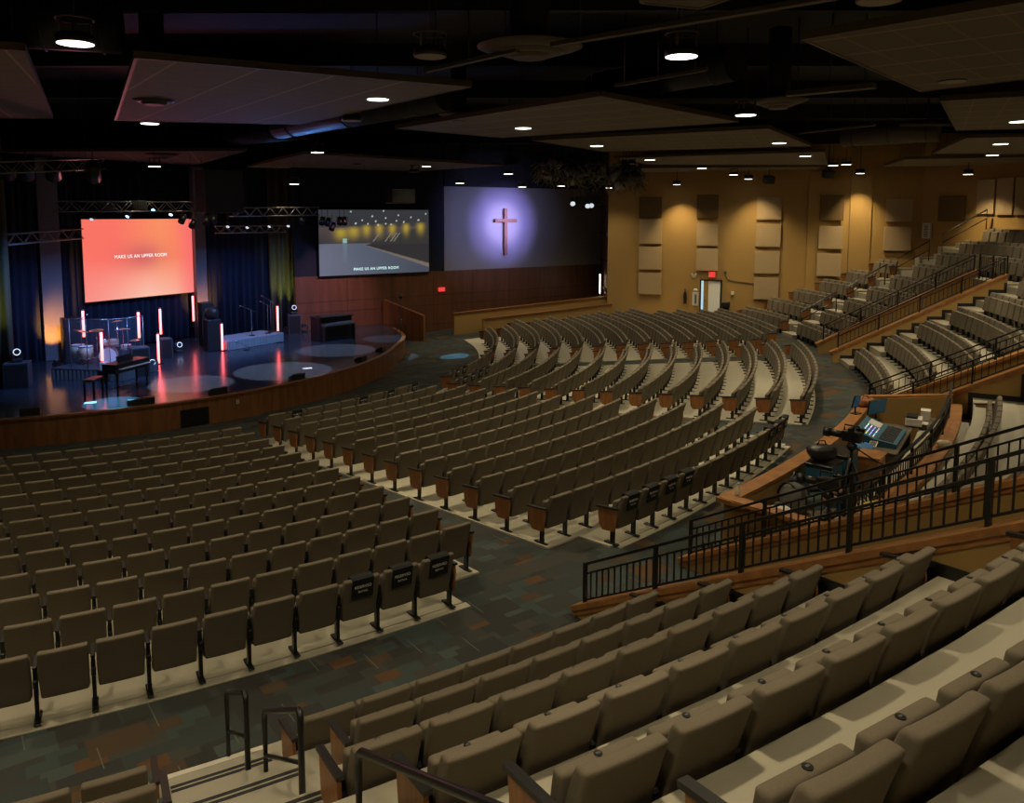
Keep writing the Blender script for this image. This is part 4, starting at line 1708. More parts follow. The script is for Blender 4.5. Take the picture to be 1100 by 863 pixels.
def skirt(m, pts, z0, z1, amp=.035, wl=.16):
    for a, b in zip(pts, pts[1:]):
        a, b = Vector(a), Vector(b)
        L = (b - a).length; d = (b - a) / L; n = Vector((d.y, -d.x, 0))
        k = int(L / wl * 6)
        prev = None
        for i in range(k + 1):
            s = L * i / k
            p = a + d * s + n * amp * math.sin(2 * PI * s / wl)
            q = a + d * s + n * amp * .4 * math.sin(2 * PI * s / wl)
            cur = (m.bm.verts.new((p.x, p.y, z0)), m.bm.verts.new((q.x, q.y, z1)))
            if prev:
                f = m.bm.faces.new((prev[0], cur[0], cur[1], prev[1])); f.smooth = True
            prev = cur


m = MB(); skirt(m, [(.3 - W_ / 2, Dp, 0), (.3 - W_ / 2, 0, 0), (.3 + W_ / 2, 0, 0), (.3 + W_ / 2, Dp, 0)], .01, .35); m.build('skirt', M_SKIRT, t)
riser_o = (R0_ + R1_) / 2


def RL(x, y, z=0):
    v = Matrix.Rotation(rzr, 3, 'Z') @ Vector((x, y, 0))
    return Vector((riser_o.x + v.x, riser_o.y + v.y, ST_Z + .40 + z))


t = thing('drum_kit', 'drum kit with pale shells and cymbals on the skirted riser', 'drum kit', RL(.45, 1.0), rzr)


def drum(name, c, r, d, ax, parent):
    q = Vector(ax).to_track_quat('Z', 'Y').to_matrix()
    m = MB()
    c = Vector(c); n = q @ Vector((0, 0, 1))
    m.cyl(c - n * d / 2, c + n * d / 2, r, 28)
    o = m.build(name, M_PEARL, parent)
    for s_ in (-1, 1):
        m = MB(); m.cyl(c + n * s_ * d / 2, c + n * s_ * (d / 2 + .012), r * .96, 28); m.build('drum_head', M_SKIN, o)
        m = MB(); m.tube([c + n * s_ * d / 2 + q @ Vector((r * 1.02 * math.cos(2 * PI * k / 28), r * 1.02 * math.sin(2 * PI * k / 28), 0)) for k in range(28)], .014, 6, True); m.build('hoop', M_CHROME, o)


drum('bass_drum', (0, 0, .32), .30, .42, (.5, -1, 0), t)
drum('rack_tom', (-.18, .05, .78), .16, .22, (.2, .3, 1), t)
drum('rack_tom', (.20, .02, .78), .17, .24, (-.2, .3, 1), t)
drum('floor_tom', (-.85, -.05, .42), .24, .42, (0, 0, 1), t)
drum('floor_tom', (-1.35, .2, .42), .24, .42, (0, 0, 1), t)
drum('snare_drum', (.45, .35, .58), .18, .14, (0, 0, 1), t)
for (x, y, z, r) in ((-.55, .15, 1.20, .24), (.55, .05, 1.28, .26), (.85, .3, .85, .18), (-1.2, .2, 1.15, .25), (.1, .4, 1.5, .2)):
    o = MB(); q = Matrix.Rotation(random.uniform(-.25, .25), 3, 'X') @ Matrix.Rotation(random.uniform(-.2, .2), 3, 'Y')
    o.lathe([(.012, .03), (.04, .02), (r * .98, -.012), (r, -.014), (r * .98, -.018), (.01, .0)], (x, y, z), 28, q)
    o = o.build('cymbal', M_CYM, t)
    m = MB(); m.cyl((x, y, .05), (x, y, z + .03), .012, 8)
    for k in range(3):
        a = k * 2 * PI / 3
        m.tube([(x, y, .28), (x + .22 * math.cos(a), y + .22 * math.sin(a), .01)], .010, 5)
    m.build('cymbal_stand', M_CHROME, o)
m = MB(); m.lathe([(.02, .45), (.17, .46), (.18, .52), (.02, .53)], (.25, .85, 0), 20); m.cyl((.25, .85, 0), (.25, .85, .46), .02, 8)
m.build('throne', M_ARM, t)
# drum shield
t = thing('drum_shield', 'clear acrylic drum shield with pale frames in front of the kit', 'drum shield', RL(.4, .22), rzr)
pts = [(-.9, .05), (-.15, -.08), (.65, .0), (1.05, .45), (1.15, 1.2)]
for (x0, y0), (x1, y1) in zip(pts, pts[1:]):
    h = 1.72
    p = MB(); p.prism([(x0, y0, .03), (x1, y1, .03), (x1, y1, h), (x0, y0, h)], (0, .012, 0)); p = p.build('acrylic_panel', M_ACRYL, t)
    m = MB()
    for a, b in (((x0, y0, 0), (x0, y0, h)), ((x1, y1, 0), (x1, y1, h)), ((x0, y0, h), (x1, y1, h))):
        m.cyl(a, b, .016, 6)
    m.build('panel_frame', M_TRUSS, p)


def amp(label, loc, rz, w=.6, h=.75, d=.45, m_=None):
    t = thing('stage_speaker', label, 'speaker', loc, rz, 'speaker boxes on stage')
    m = MB(); m.box((0, 0, h / 2), (w, d, h), bevel=.02); m.build('cabinet', m_ or M_SPK, t)
    m = MB(); m.box((0, -d / 2 - .004, h / 2), (w - .08, .012, h - .1), bevel=.004); m.build('grille', M_ARM, t)
    return t


def mover(label, loc, rz, lit=True, hang=False):
    t = thing('moving_head_light', label, 'stage light', loc, rz, 'moving lights')
    s = -1 if hang else 1
    m = MB(); m.box((0, 0, s * .06), (.30, .26, .12), bevel=.02); m.build('base', M_ARM, t)
    for sx in (-.15, .15):
        m = MB(); m.box((sx, 0, s * .24), (.035, .10, .28), bevel=.01); m.build('yoke', M_ARM, t)
    h = MB(); q = Matrix.Rotation(rad(-60 if hang else 60), 3, 'X')
    ax = q @ Vector((0, 0, s * 1))
    ax = Vector((0, -1, .15 if not hang else -.6)).normalized()
    c = Vector((0, 0, s * .33))
    h.cyl(c - ax * .15, c + ax * .12, .105, 16); hd = h.build('head', M_ARM, t)
    m = MB(); m.cyl(c + ax * .12, c + ax * .13, .085, 16); m.build('lens', M_BLK, hd)
    m = MB(); m.tube([c + ax * .125 + ax.to_track_quat('Z', 'Y').to_matrix() @ Vector((.10 * math.cos(2 * PI * k / 16), .10 * math.sin(2 * PI * k / 16), 0)) for k in range(16)], .014, 6, True); m.build('rim', M_LENSW if lit else M_GREYMET, hd)
    return t


amp('grey speaker box at the near stage edge under a ring light', S(20, 416), rad(20), .75, .85, .6)
mover('ring-lensed moving light on the box at the near stage edge', S(20, 416) + Vector((0, 0, .85)), rad(35))
amp('tall dark speaker stack behind the drum riser', S(81, 389), rad(40), .8, 1.75, .6, M_ARM)
amp('grey speaker box under a red tube behind the piano', S(150, 404), rad(40), .62, 1.05, .5)
amp('narrow grey speaker box below a red tube behind the stage centre', S(178, 386), rad(40), .45, .85, .45)
mover('ring-lensed moving light on the floor behind the piano', S(163, 399), rad(40))
mover('ring-lensed moving light by the curtain under the orange screen', S(192, 379), rad(45))
amp('grey speaker box beside the green curtain by the wood wall', S(316, 359), rad(25), .6, .95, .5)
mover('ring-lensed moving light on the box beside the green curtain', S(316, 359) + Vector((0, 0, .95)), rad(30))
mover('small moving light on the floor at the wood wall corner', S(327, 357), rad(30), False)
amp('dark equipment rack by the lit column and low riser', S(229, 377), rad(40), .6, 1.35, .5, M_ARM)
t = bag('guitar_amp', 'black round-topped amplifier on the dark rack by the lit column', 'amplifier', S(229, 377) + Vector((0, 0, 1.35)), (.28, .2, .25), M_ARM, M_BLK, 9, 0, ('top',))
amp('black wardrobe case beside the lit column near the rack', S(222, 371), rad(40), .5, 1.9, .5, M_ARM)

# piano and bench
pl, pr = S(120, 424), S(158, 413)
rzp = math.atan2((pr - pl).y, (pr - pl).x)
t = thing('stage_piano', 'black stage piano on four legs before the drum riser', 'piano', (pl + pr) / 2, rzp)
m = MB(); m.box((0, .1, .80), (1.55, .55, .30), bevel=.02); m.build('case', M_BLK, t)
k_ = MB(); k_.box((0, -.24, .80), (1.3, .16, .03), bevel=.004); k_ = k_.build('keybed', M_WHITE, t)
m = MB()
for i in range(36):
    if i % 7 not in (2, 6):
        m.box((-.63 + i * .036, -.20, .822), (.016, .08, .02))
m.build('black_keys', M_BLK, k_)
m = MB(); m.box((0, .15, 1.02), (.7, .03, .24), Matrix.Rotation(rad(-20), 3, 'X'), bevel=.005); m.build('music_rest', M_BLK, t)
for sx in (-.68, .68):
    for sy in (-.12, .3):
        m = MB(); m.cyl((sx, sy, 0), (sx, sy, .66), .028, 10, .04); m.build('leg', M_BLK, t)
m = MB(); m.tube([(-.68, .1, .15), (.68, .1, .15)], .018, 6); m.tube([(-.2, .1, .15), (-.2, -.1, .04)], .014, 5); m.tube([(.0, .1, .15), (.0, -.1, .04)], .014, 5); m.build('pedal_lyre', M_CHROME, t)
t = thing('piano_bench', 'dark padded bench beside the stage piano', 'bench', S(101, 424), rzp + .3)
m = MB(); m.box((0, 0, .50), (.70, .36, .09), bevel=.03, seg=3); m.build('cushion', mat('bench_leather', (.06, .03, .025), .4), t)
for sx in (-.3, .3):
    for sy in (-.14, .14):
        m = MB(); m.box((sx, sy, .23), (.05, .05, .46)); m.build('leg', M_BLK, t)
t = thing('small_monitor_box', 'small white-lit box at the end of the stage piano', 'monitor box', S(113, 412) + Vector((0, 0, .45)), rzp)
m = MB(); m.box((0, 0, .14), (.26, .2, .28), bevel=.02); m.build('housing', M_WHITE, t)
m = MB(); m.cyl((0, 0, -.45), (0, 0, 0), .02, 8); m.build('stand', M_BLK, t)

# low riser with skirt
a, b, c = S(245, 377), S(305, 367), S(231, 372)
d = (b - a)
L = d.length
rz2 = math.atan2(d.y, d.x)
t = thing('stage_riser', 'low blue-lit platform with a gathered skirt and microphones', 'riser', a, rz2)
m = MB(); m.box((L / 2, .75, .37), (L, 1.5, .06), bevel=.01); m.build('deck', mat('riser_grey', (.25, .27, .30), .7), t)
m = MB(); skirt(m, [(0, 1.5, 0), (0, 0, 0), (L, 0, 0), (L, 1.5, 0)], .01, .35); m.build('skirt', mat('pale_skirt', (.26, .24, .22), .9), t)


def mic(label, loc, h, rz=0):
    t = thing('microphone_stand', label, 'microphone stand', loc, rz, 'microphone stands')
    m = MB(); m.cyl((0, 0, 0), (0, 0, .025), .14, 18); m.build('base', M_BLK, t)
    m = MB(); m.cyl((0, 0, .02), (0, 0, h), .012, 8); m.build('pole', M_GREYMET, t)
    b = MB(); b.tube([(.2, 0, h - .12), (-.38, 0, h + .16)], .010, 6); b = b.build('boom', M_GREYMET, t)
    m = MB(); m.cyl((-.38, 0, h + .16), (-.50, 0, h + .20), .022, 10, .03); m.build('microphone', M_CHROME, b)


def on_riser(x, y):
    v = Matrix.Rotation(rz2, 3, 'Z') @ Vector((x, y, 0))
    return a + v + Vector((0, 0, .40))


mic('microphone stand on the low riser near the red tube', on_riser(.55 * L, .5), 1.15, .4)
mic('microphone stand on the low riser, middle of three', on_riser(.82 * L, .4), 1.3, 1.2)
mic('microphone stand on the low riser by the far red tube', on_riser(.93 * L, .6), 1.45, -.4)
mic('microphone stand next to the drum kit cymbals', RL(-.6, 1.0), 1.6, 2.5)
mic('microphone stand on the floor in front of the low riser', S(265, 376), .2, .7)

# glowing red tubes: top and bottom pixel, depth of the foot
TUBES = [((88, 334), (91, 362), RL(-.35, 1.6), 'over the drum kit floor toms'), ((107, 357), (111.5, 388), RL(.35, -.12), 'in front of the drum shield'),
         ((147, 335.5), (151, 363), S(151, 400), 'above the grey box behind the piano'), ((170.5, 332), (174, 359), S(176, 384), 'above the narrow speaker box'),
         ((168, 359), (172, 390), S(172, 391), 'standing on the stage floor behind the piano'), ((206, 318), (209, 345), S(209, 365), 'just under the corner of the orange screen'),
         ((237, 348), (240, 376), S(240, 377), 'at the corner of the low skirted riser'), ((297, 329), (299.5, 355.5), S(300, 368), 'at the far end of the low riser')]
for (tx, ty), (bx, by), foot, where in TUBES:
    Y = foot.y
    top, bot = atY(tx, ty, Y), atY(bx, by, Y)
    c = (top + bot) / 2
    bot.x = top.x = c.x
    t = thing('light_tube', f'glowing red light tube {where}', 'light tube', (c.x, Y, foot.z if foot.z > -.05 else ST_Z), 0, 'glowing red tubes')
    z0 = t.location.z
    m = MB(); m.cyl((0, 0, bot.z - z0), (0, 0, top.z - z0), .042, 12); m.build('glowing_tube', M_TUBE, t)
    for zz in (bot.z - z0 - .03, top.z - z0 + .03):
        m = MB(); m.cyl((0, 0, zz - .03), (0, 0, zz + .03), .048, 10); m.build('end_cap', M_ARM, t)
    m = MB(); m.cyl((0, .06, 0), (0, .06, bot.z - z0 + .3), .014, 8); m.build('stand', M_BLK, t)
    m = MB(); m.cyl((0, .06, 0), (0, .06, .03), .18, 18); m.build('base', M_BLK, t)

# organ cabinet
a_, b_ = S(343, 368), S(381, 363)
rzo = math.atan2((b_ - a_).y, (b_ - a_).x)
t = thing('organ_console', 'dark organ console standing before the pink-lit wood wall', 'organ', (a_ + b_) / 2, rzo)
m = MB(); m.box((0, .45, .52), (1.75, .75, 1.04), bevel=.02); m.build('cabinet', M_ARM, t)
m = MB(); m.box((0, .40, 1.08), (1.85, .85, .05), bevel=.01); m.build('top', M_ARM, t)
m = MB(); m.prism([(-.8, .1, .70), (-.8, -.25, .70), (-.8, -.25, .76), (-.8, .1, .84)], (1.6, 0, 0)); m.build('keyboard_shelf', M_DESK, t)
m = MB(); m.box((0, -.12, .80), (1.3, .2, .02), Matrix.Rotation(rad(10), 3, 'X')); m.build('keys', M_GREYMET, t)
m = MB(); m.box((-.55, .05, 1.14), (.7, .5, .05), Matrix.Rotation(rad(6), 3, 'X')); m.build('music_rest', M_BLK, t)
for sx in (-.8, .8):
    m = MB(); m.box((sx, -.15, .35), (.06, .2, .70)); m.build('side_leg', M_ARM, t)

# wedges at stage edge
for i, ((px, py), lab) in enumerate((((33, 445), 'at the near end of the stage edge'), ((147, 435), 'in front of the cyan floor pool'), ((241, 425), 'on the stage edge above the black grille'),
                                     ((327, 408), 'on the stage edge below the far red tube'), ((403, 388), 'on the stage edge before the organ'), ((429, 377), 'near the tripod at the stage end'))):
    p = S(px, py)
    r_, th_ = polar(p)
    t = thing('stage_monitor', f'black wedge monitor {lab}', 'stage monitor', P(min(r_, 13.1), th_, ST_Z), rad(th_ + 90), 'wedge monitors along the stage edge')
    m = MB(); m.prism([(-.26, -.15, 0), (-.26, .15, 0), (-.26, .15, .06), (-.26, -.09, .19), (-.26, -.15, .17)], (.52, 0, 0)); m.build('cabinet', M_ARM, t)
    m = MB(); m.prism([(-.22, .14, .068), (-.22, -.08, .187), (-.22, -.08, .195), (-.22, .14, .076)], (.44, 0, 0)); m.build('grille', M_SPK, t)
# camera on stage end tripod
t = thing('tripod_stand', 'tall thin stand with a small camera at the far stage end', 'tripod camera', S(431, 360))
for i in range(3):
    an = rad(30 + 120 * i)
    m = MB(); m.tube([(0, 0, .8), (.35 * math.cos(an), .35 * math.sin(an), .02)], .016, 6); m.build('leg', M_BLK, t)
m = MB(); m.cyl((0, 0, .7), (0, 0, 1.75), .016, 8); m.build('pole', M_GREYMET, t)
m = MB(); m.lathe([(.06, 1.75), (.09, 1.80), (.09, 1.88), (.04, 1.97), (.01, 1.98)], seg=16); m.build('camera_head', M_ARM, t)
m = MB(); m.cyl((0, -.06, 1.87), (0, -.13, 1.87), .035, 12); m.build('lens', M_CHROME, t)
for (px, py, lab) in ((97, 433, 'flat pale sheet lying on the stage floor near the wedge'), (160, 432, 'small black gadget beside the wedge monitor'), (330, 396, 'small pale papers on the lit stage floor')):
    p = S(px, py)
    t = thing('floor_sheet', lab, 'paper' if 'black' not in lab else 'gadget', p, .4)
    m = MB(); m.box((0, 0, .006 if 'black' not in lab else .08), (.34, .24, .008 if 'black' not in lab else .16), bevel=.002); m.build('body', M_WHITE if 'black' not in lab else M_ARM, t)

# ------------------------------------------------------------------ trusses, rigs and stage lights overhead


def truss(label, a, b, s=.34, group='lighting trusses'):
    a, b = Vector(a), Vector(b)
    t = thing('lighting_truss', label, 'truss', a, 0, group)
    d = b - a
    L = d.length
    dn = d.normalized()
    u = dn.cross(Vector((0, 0, 1))).normalized()
    up = Vector((0, 0, 1))
    cs = [u * s / 2 + up * s / 2, -u * s / 2 + up * s / 2, -u * s / 2 - up * s / 2, u * s / 2 - up * s / 2]
    for c in cs:
        m = MB(); m.cyl(c, c + d, .025, 6); m.build('chord', M_TRUSS, t)
    n = max(3, int(L / s))
    m = MB()
    for k in range(4):
        c0, c1 = cs[k], cs[(k + 1) % 4]
        for i in range(n):
            p, q = (c0, c1) if i % 2 == 0 else (c1, c0)
            m.cyl(p + d * (i / n), q + d * ((i + 1) / n), .012, 5)
    m.build('lattice', M_TRUSS, t)
    for f in (.15, .85):
        m = MB()
        m.cyl(d * f + up * s / 2, Vector((d * f).to_tuple()) + up * (DECK - a.z), .008, 5)
        m.build('hanger', M_BLK, t)
    return t


truss('pale truss end poking out beside the orange screen', atY(3, 258, 27.5), atY(85, 251, 31.2), .36)
truss('yellow-lit truss above the gap between the two screens', atY(249, 228, 33.5), atY(340, 227, 37.5), .36)
truss('small blue-lit truss hung below the yellow-lit truss', atY(233, 247, 35.5), atY(305, 246, 38.5), .30)
truss('dark truss running above the orange screen', atY(60, 222, 28), atY(228, 222, 33), .36)
truss('overhead truss carrying profile lamps at the near stage corner', atY(-20, 181, 21), atY(110, 176, 24), .3)


def par(label, loc, aim, m_lens=None, s=1.0, group='stage lights on the trusses', drop=None, body=None):
    t = thing('stage_light', label, 'stage light', loc, 0, group)
    ax = Vector(aim).normalized()
    q = ax.to_track_quat('Z', 'Y').to_matrix()
    h = MB(); h.cyl(-ax * .18 * s, ax * .12 * s, .085 * s, 14, .11 * s); h = h.build('can', body or M_ARM, t)
    m = MB(); m.cyl(ax * .12 * s, ax * .125 * s, .095 * s, 14); m.build('lens', m_lens or M_BLK, h)
    m = MB()
    u = Vector((1, 0, 0))
    m.tube([u * .12 * s, u * .12 * s + Vector((0, 0, .17 * s)), -u * .12 * s + Vector((0, 0, .17 * s)), -u * .12 * s], .012 * s, 5); m.build('yoke', M_BLK, t)
    if drop:
        m = MB(); m.cyl((0, 0, .17 * s), (0, 0, drop), .012, 5); m.build('clamp', M_BLK, t)
    return t


k = 0
for (px, py, Y, ln) in ((99, 234, 30.6, M_LENSW), (138, 231, 31.5, M_LENSB), (165, 224, 32.2, M_LENSB), (184, 229, 32.6, M_LENSB), (112, 222, 31, None), (128, 223, 31, None), (152, 221, 31.5, None),
                        (196, 236, 33, None), (207, 241, 33.5, None), (222, 238, 33.8, None), (230, 236, 34, None), (245, 242, 35, M_LENSW), (266, 243, 36, M_LENSW), (290, 242, 37, M_LENSW), (310, 241.5, 37.5, M_LENSW),
                        (324, 237, 37, None), (346, 238, 38, None), (352, 239, 38, None), (357, 244, 38.2, None), (365, 238, 38.4, None), (370, 238, 38.4, None)):
    k += 1
    par(f'black stage light, {ORD[k] if k <= 20 else "last"} along the stage trusses counting from the near stage corner', atY(px, py, Y), (random.uniform(-.4, .4), -1, -1.1), ln, .75 if ln else 1.25, drop=.6)
for i, (px, py) in enumerate(((8, 183), (28, 184), (57, 184), (100, 186))):
    p = atY(px, py, 23.0)
    par(f'black profile spotlight, {ORD[i + 1]} along the near stage corner truss', p, (-.5, 1, -1.2), None, 1.9, 'profile spotlights over the near stage corner', .7)
# louvred panels
for i, (px, py) in enumerate(((116, 221), (150, 221))):
    p = atY(px, py, 29.4)
    t = thing('led_panel_light', f'flat panel light with a dotted face, {ORD[i + 1]} above the orange screen', 'panel light', p, rad(30), 'flat panel lights')
    m = MB(); m.box((0, 0, 0), (.5, .06, .42), Matrix.Rotation(rad(-35), 3, 'X'), bevel=.01); m.build('housing', M_SPK, t)
    m = MB()
    for r_ in range(5):
        for c_ in range(6):
            v = Matrix.Rotation(rad(-35), 3, 'X') @ Vector((-.2 + c_ * .08, -.035, -.16 + r_ * .08))
            m.box(v, (.04, .012, .03))
    m.build('led_grid', M_GREYMET, t)
    m = MB(); m.cyl((0, 0, .2), (0, 0, 1.1), .012, 5); m.build('hanger', M_BLK, t)

# big hanging rig in front of the ochre wall
c0 = atY(636, 188, 31.0)
truss('truss ring beam inside the dense hanging lamp cluster', c0 + Vector((-1.9, .6, .2)), c0 + Vector((1.7, -.2, .2)), .4)
rnd = random.Random(4)
for i in range(60):
    u = rnd.uniform(-1, 1)
    px, py = 637 + u * 52, 187 + rnd.uniform(-15, 13) * (1 - .35 * abs(u)) + 4 * u
    Y = 31 + rnd.uniform(-.9, .9)
    p = atY(px, py, Y)
    t = par('small dark lamp packed in the dense cluster hanging before the ochre wall', p, (rnd.uniform(-1, 1), rnd.uniform(-.9, .3), -rnd.uniform(.3, 1.2)), None, rnd.uniform(1.0, 1.7), 'lamps of the dense hanging cluster', .5, rnd.choice((M_GREYMET, M_ARM, M_TRUSS)))
M_TANG = mat('cable_sheath', (.20, .185, .11), .6, var=.5, vscale=9)
m = MB()
for i in range(420):
    u = rnd.uniform(-1, 1)
    v = rnd.uniform(-1, 1)
    p = atY(632 + u * 58, 186 + v * 15 * (1 - .45 * u * u) + 5 * u, 31 + rnd.uniform(-1.1, .5))
    q = p + Vector((rnd.uniform(-.28, .28), rnd.uniform(-.2, .2), -rnd.uniform(.05, .38)))
    m.cyl(p, q, rnd.uniform(.008, .022), 5)
o = m.build('cable_tangle', M_TANG)
tag(o, 'bristling tangle of cables and clamps around the dense hanging lamp cluster', 'cables', kind='stuff')
for i, (px, py) in enumerate(((615, 217.5), (631, 220), (635, 219.5))):
    p = atY(px, py, 31.0)
    par(f'lit lamp under the dense hanging cluster, {ORD[i + 1]} from the cross side', p, (.0, -1, -.5), M_LENSW, 1.0, 'lit lamps under the hanging cluster', .6)
t = thing('speaker_cluster', 'dark loudspeaker box hung under the dense lamp cluster', 'speaker', atY(632, 213, 31.2) + Vector((0, 0, -.1)))
m = MB(); m.box((0, 0, 0), (1.0, .6, .32), bevel=.03); m.build('cabinet', M_SPK, t)
m = MB(); m.box((0, -.305, 0), (.92, .02, .26)); m.build('grille', M_ARM, t)
for sx in (-.3, .3):
    m = MB(); m.cyl((sx, 0, .15), (sx, 0, .7), .012, 5); m.build('hanger', M_BLK, t)
# small speakers on ceiling at right
for (px, py, lab) in ((826, 193, 'black ceiling speaker before the ochre wall between wall lamps'), (890, 187, 'black ceiling speaker above the far stepped rows')):
    p = atY(px, py, 41)
    t = thing('ceiling_speaker', lab, 'speaker', p, 0, 'black ceiling speakers')
    m = MB(); m.box((0, 0, 0), (.5, .4, .36), Matrix.Rotation(rad(20), 3, 'X'), bevel=.03); m.build('cabinet', M_ARM, t)
    m = MB(); m.cyl((0, 0, .15), (0, 0, DECK - p.z), .02, 6); m.build('bracket', M_BLK, t)

# ------------------------------------------------------------------ ceiling clouds
CZ = 7.9
CL = [('rose-lit tiled ceiling panel over the block below the orange screen', [(146, 62), (506, 93), (320, 134), (124, 129)]),
      ('dark ceiling panel cut by the frame beside the rose-lit one', [(-120, 44), (25, 54), (56, 127), (-90, 127)]),
      ('broad tan ceiling panel in the middle of the hall', [(645, 103), (793, 131), (540, 148), (425, 138)]),
      ('big tiled ceiling panel over the large tan seats by the railing', [(862, 42), (1180, -12), (1260, 66), (990, 98)]),
      ('long rose-lit ceiling panel above the stage truss', [(-40, 163), (265, 162), (190, 183), (-40, 184)]),
      ('grey ceiling panel over the second screen', [(327, 165), (541, 178), (430, 185), (255, 182)]),
      ('tan ceiling panel above the dense hanging lamp cluster', [(572, 151), (825, 138), (871, 157), (650, 163)]),
      ('narrow tan ceiling panel behind the dense lamp cluster', [(660, 170), (885, 163), (889, 177), (700, 177)]),
      ('farthest tan ceiling panel before the ochre wall', [(650, 181), (885, 179), (866, 187.5), (690, 187.5)]),
      ('tiled ceiling panel above the sound booth passage', [(1011, 108), (1180, 99), (1200, 136), (1028, 140)]),
      ('tiled ceiling panel above the far stepped rows', [(1039, 148), (1190, 145), (1190, 166), (1002, 165)]),
      ('farthest ceiling panel over the top seat rows', [(973, 171), (1190, 167), (1190, 179), (950, 179)]),
      ('ceiling panel corner overhead at the top of the view', [(660, -70), (960, -60), (752, 9), (690, 3)])]
for lab, poly in CL:
    pts = [atz(x, y, CZ) for x, y in poly]
    c = sum(pts, Vector()) / len(pts)
    r_, th_ = polar(c)
    rz = rad(th_ - 90)
    t = thing('ceiling_panel', lab, 'ceiling panel', c, rz, 'suspended ceiling panels')
    R_ = Matrix.Rotation(-rz, 3, 'Z')
    loc = [R_ @ (p - c) for p in pts]
    m = MB(); m.prism([(p.x, p.y, 0) for p in loc], (0, 0, .05)); m.build('tile_field', M_CLOUD, t)
    m = MB()
    for a, b in zip(loc, loc[1:] + loc[:1]):
        m.bar((a.x, a.y, .045), (b.x, b.y, .045), .05, .11)
    m.build('edge_frame', M_CLOUDE, t)
    for p in loc:
        m = MB()
        m.cyl((p.x * .85, p.y * .85, .05), (p.x * .85, p.y * .85, DECK - CZ), .008, 5)
        m.build('hanger_wire', M_BLK, t)

# ------------------------------------------------------------------ downlights
WARM = (1.0, .84, .55)
LZ = 7.75
DL = [((81, 47), 1, 0, 'over the block below the orange screen'), ((732, 61), 1, 0, 'over the cross aisle by the booth'), ((406, 107), 1, 0, 'at the edge of the rose-lit panel'),
      ((161, 133), 1, 0, 'under the far edge of the rose-lit panel'), ((562, 138), 1, 0, 'at the broad middle ceiling panel'), ((801, 124), 1, 0, 'beside a round vent past the middle panel'),
      ((837, 154), 1, 0, 'at the panel above the lamp cluster'), ((341, 164), 1, 0, 'over the stage front'), ((641, 157), 1, 0, 'right above the dense lamp cluster'),
      ((458, 179), 1, 0, 'above the pale cross wall'), ((166, 179), 1, 30, 'above the orange screen'), ((865, 168), 1, 0, 'over the far floor rows'), ((698, 172), 1, 0, 'beyond the lamp cluster'),
      ((217, 195), 1, 33, 'left of the stage truss'), ((316, 198), 1, 36, 'above the yellow-lit truss'), ((1075, 155), 1, 0, 'over the far stepped block'), ((1095, 131), 1, 0, 'over the booth passage'),
      ((1066, 167), 1, 0, 'above the far stepped rows'), ((1051, 178.5), 1, 38, 'above the top seat rows'), ((895, 178), 1, 37, 'first of a close pair'), ((909, 177), 1, 38, 'second of a close pair'),
      ((754, 181), 1, 38, 'over the exit door rows'), ((788, 188), 1, 40.5, 'between two wall lamps'), ((546, 187), 1, 38, 'above the cross'), ((494, 197), 1, 40, 'left above the cross'), ((561, 201), 1, 42, 'right above the cross'),
      ((603, 200), 1, 42, 'at the pale wall end'), ((655, 202), 1, 43, 'behind the lit cluster lamps'),
      ((462, 61), 0, 0, 'unlit beside the large round vent'), ((1023, 88), 0, 0, 'unlit in the big tiled panel'), ((378, 130), 0, 0, 'unlit past the rose-lit panel'), ((945, 1), 0, 0, 'unlit at the top of the view'), ((1006, 171), 0, 34, 'unlit over the far rows'), ((445, 185), 0, 36, 'unlit over the second screen')]
proto = None
spots = []
FLUSH = {(406, 107), (161, 133), (562, 138), (837, 154), (641, 157), (458, 179), (865, 168), (698, 172), (1075, 155), (1095, 131), (1066, 167), (1023, 88)}
for (px, py), on, Y, where in DL:
    p = atz(px, py, CZ - .02 if (px, py) in FLUSH else LZ) if not Y else atY(px, py, Y)
    t = thing('downlight', f"{'bright' if on else 'dark'} round ceiling downlight {where}", 'ceiling light', p, 0, 'round ceiling downlights')
    m = MB(); m.lathe([(.22, .0), (.228, .005), (.228, .10), (.20, .12), (.20, .125)], seg=28); m.build('housing', M_ARM, t)
    m = MB(); m.cyl((0, 0, -.004), (0, 0, .002), .215, 28); m.build('diffuser', M_LAMP if on else M_LAMPOFF, t)
    m = MB()
    for k_ in (0, 2.1, 4.2):
        m.cyl((.2 * math.cos(k_), .2 * math.sin(k_), .12), (.2 * math.cos(k_), .2 * math.sin(k_), .30), .02, 6)
    m.tube([(.22 * math.cos(2 * PI * i / 24), .22 * math.sin(2 * PI * i / 24), .30) for i in range(24)], .012, 6, True)
    m.build('mount_ring', M_GREYMET if not on else M_CLOUDE, t)
    m = MB(); m.cyl((0, 0, .24), (0, 0, max(.3, DECK - p.z)), .010, 6); m.build('stem', M_BLK, t)
    if on:
        spots.append(p)


def lamp(name, kind, loc, energy, color, aim=None, size=rad(100), blend=1.0, radius=.15):
    l = bpy.data.lights.new(name, kind)
    l.energy = energy
    l.color = color
    l.shadow_soft_size = radius
    if kind == 'SPOT':
        l.spot_size = size
        l.spot_blend = blend
    o = bpy.data.objects.new(name, l)
    COL.objects.link(o)
    o.location = loc
    if aim is not None:
        o.rotation_euler = (Vector(aim) - Vector(loc)).to_track_quat('-Z', 'Y').to_euler()
    return o


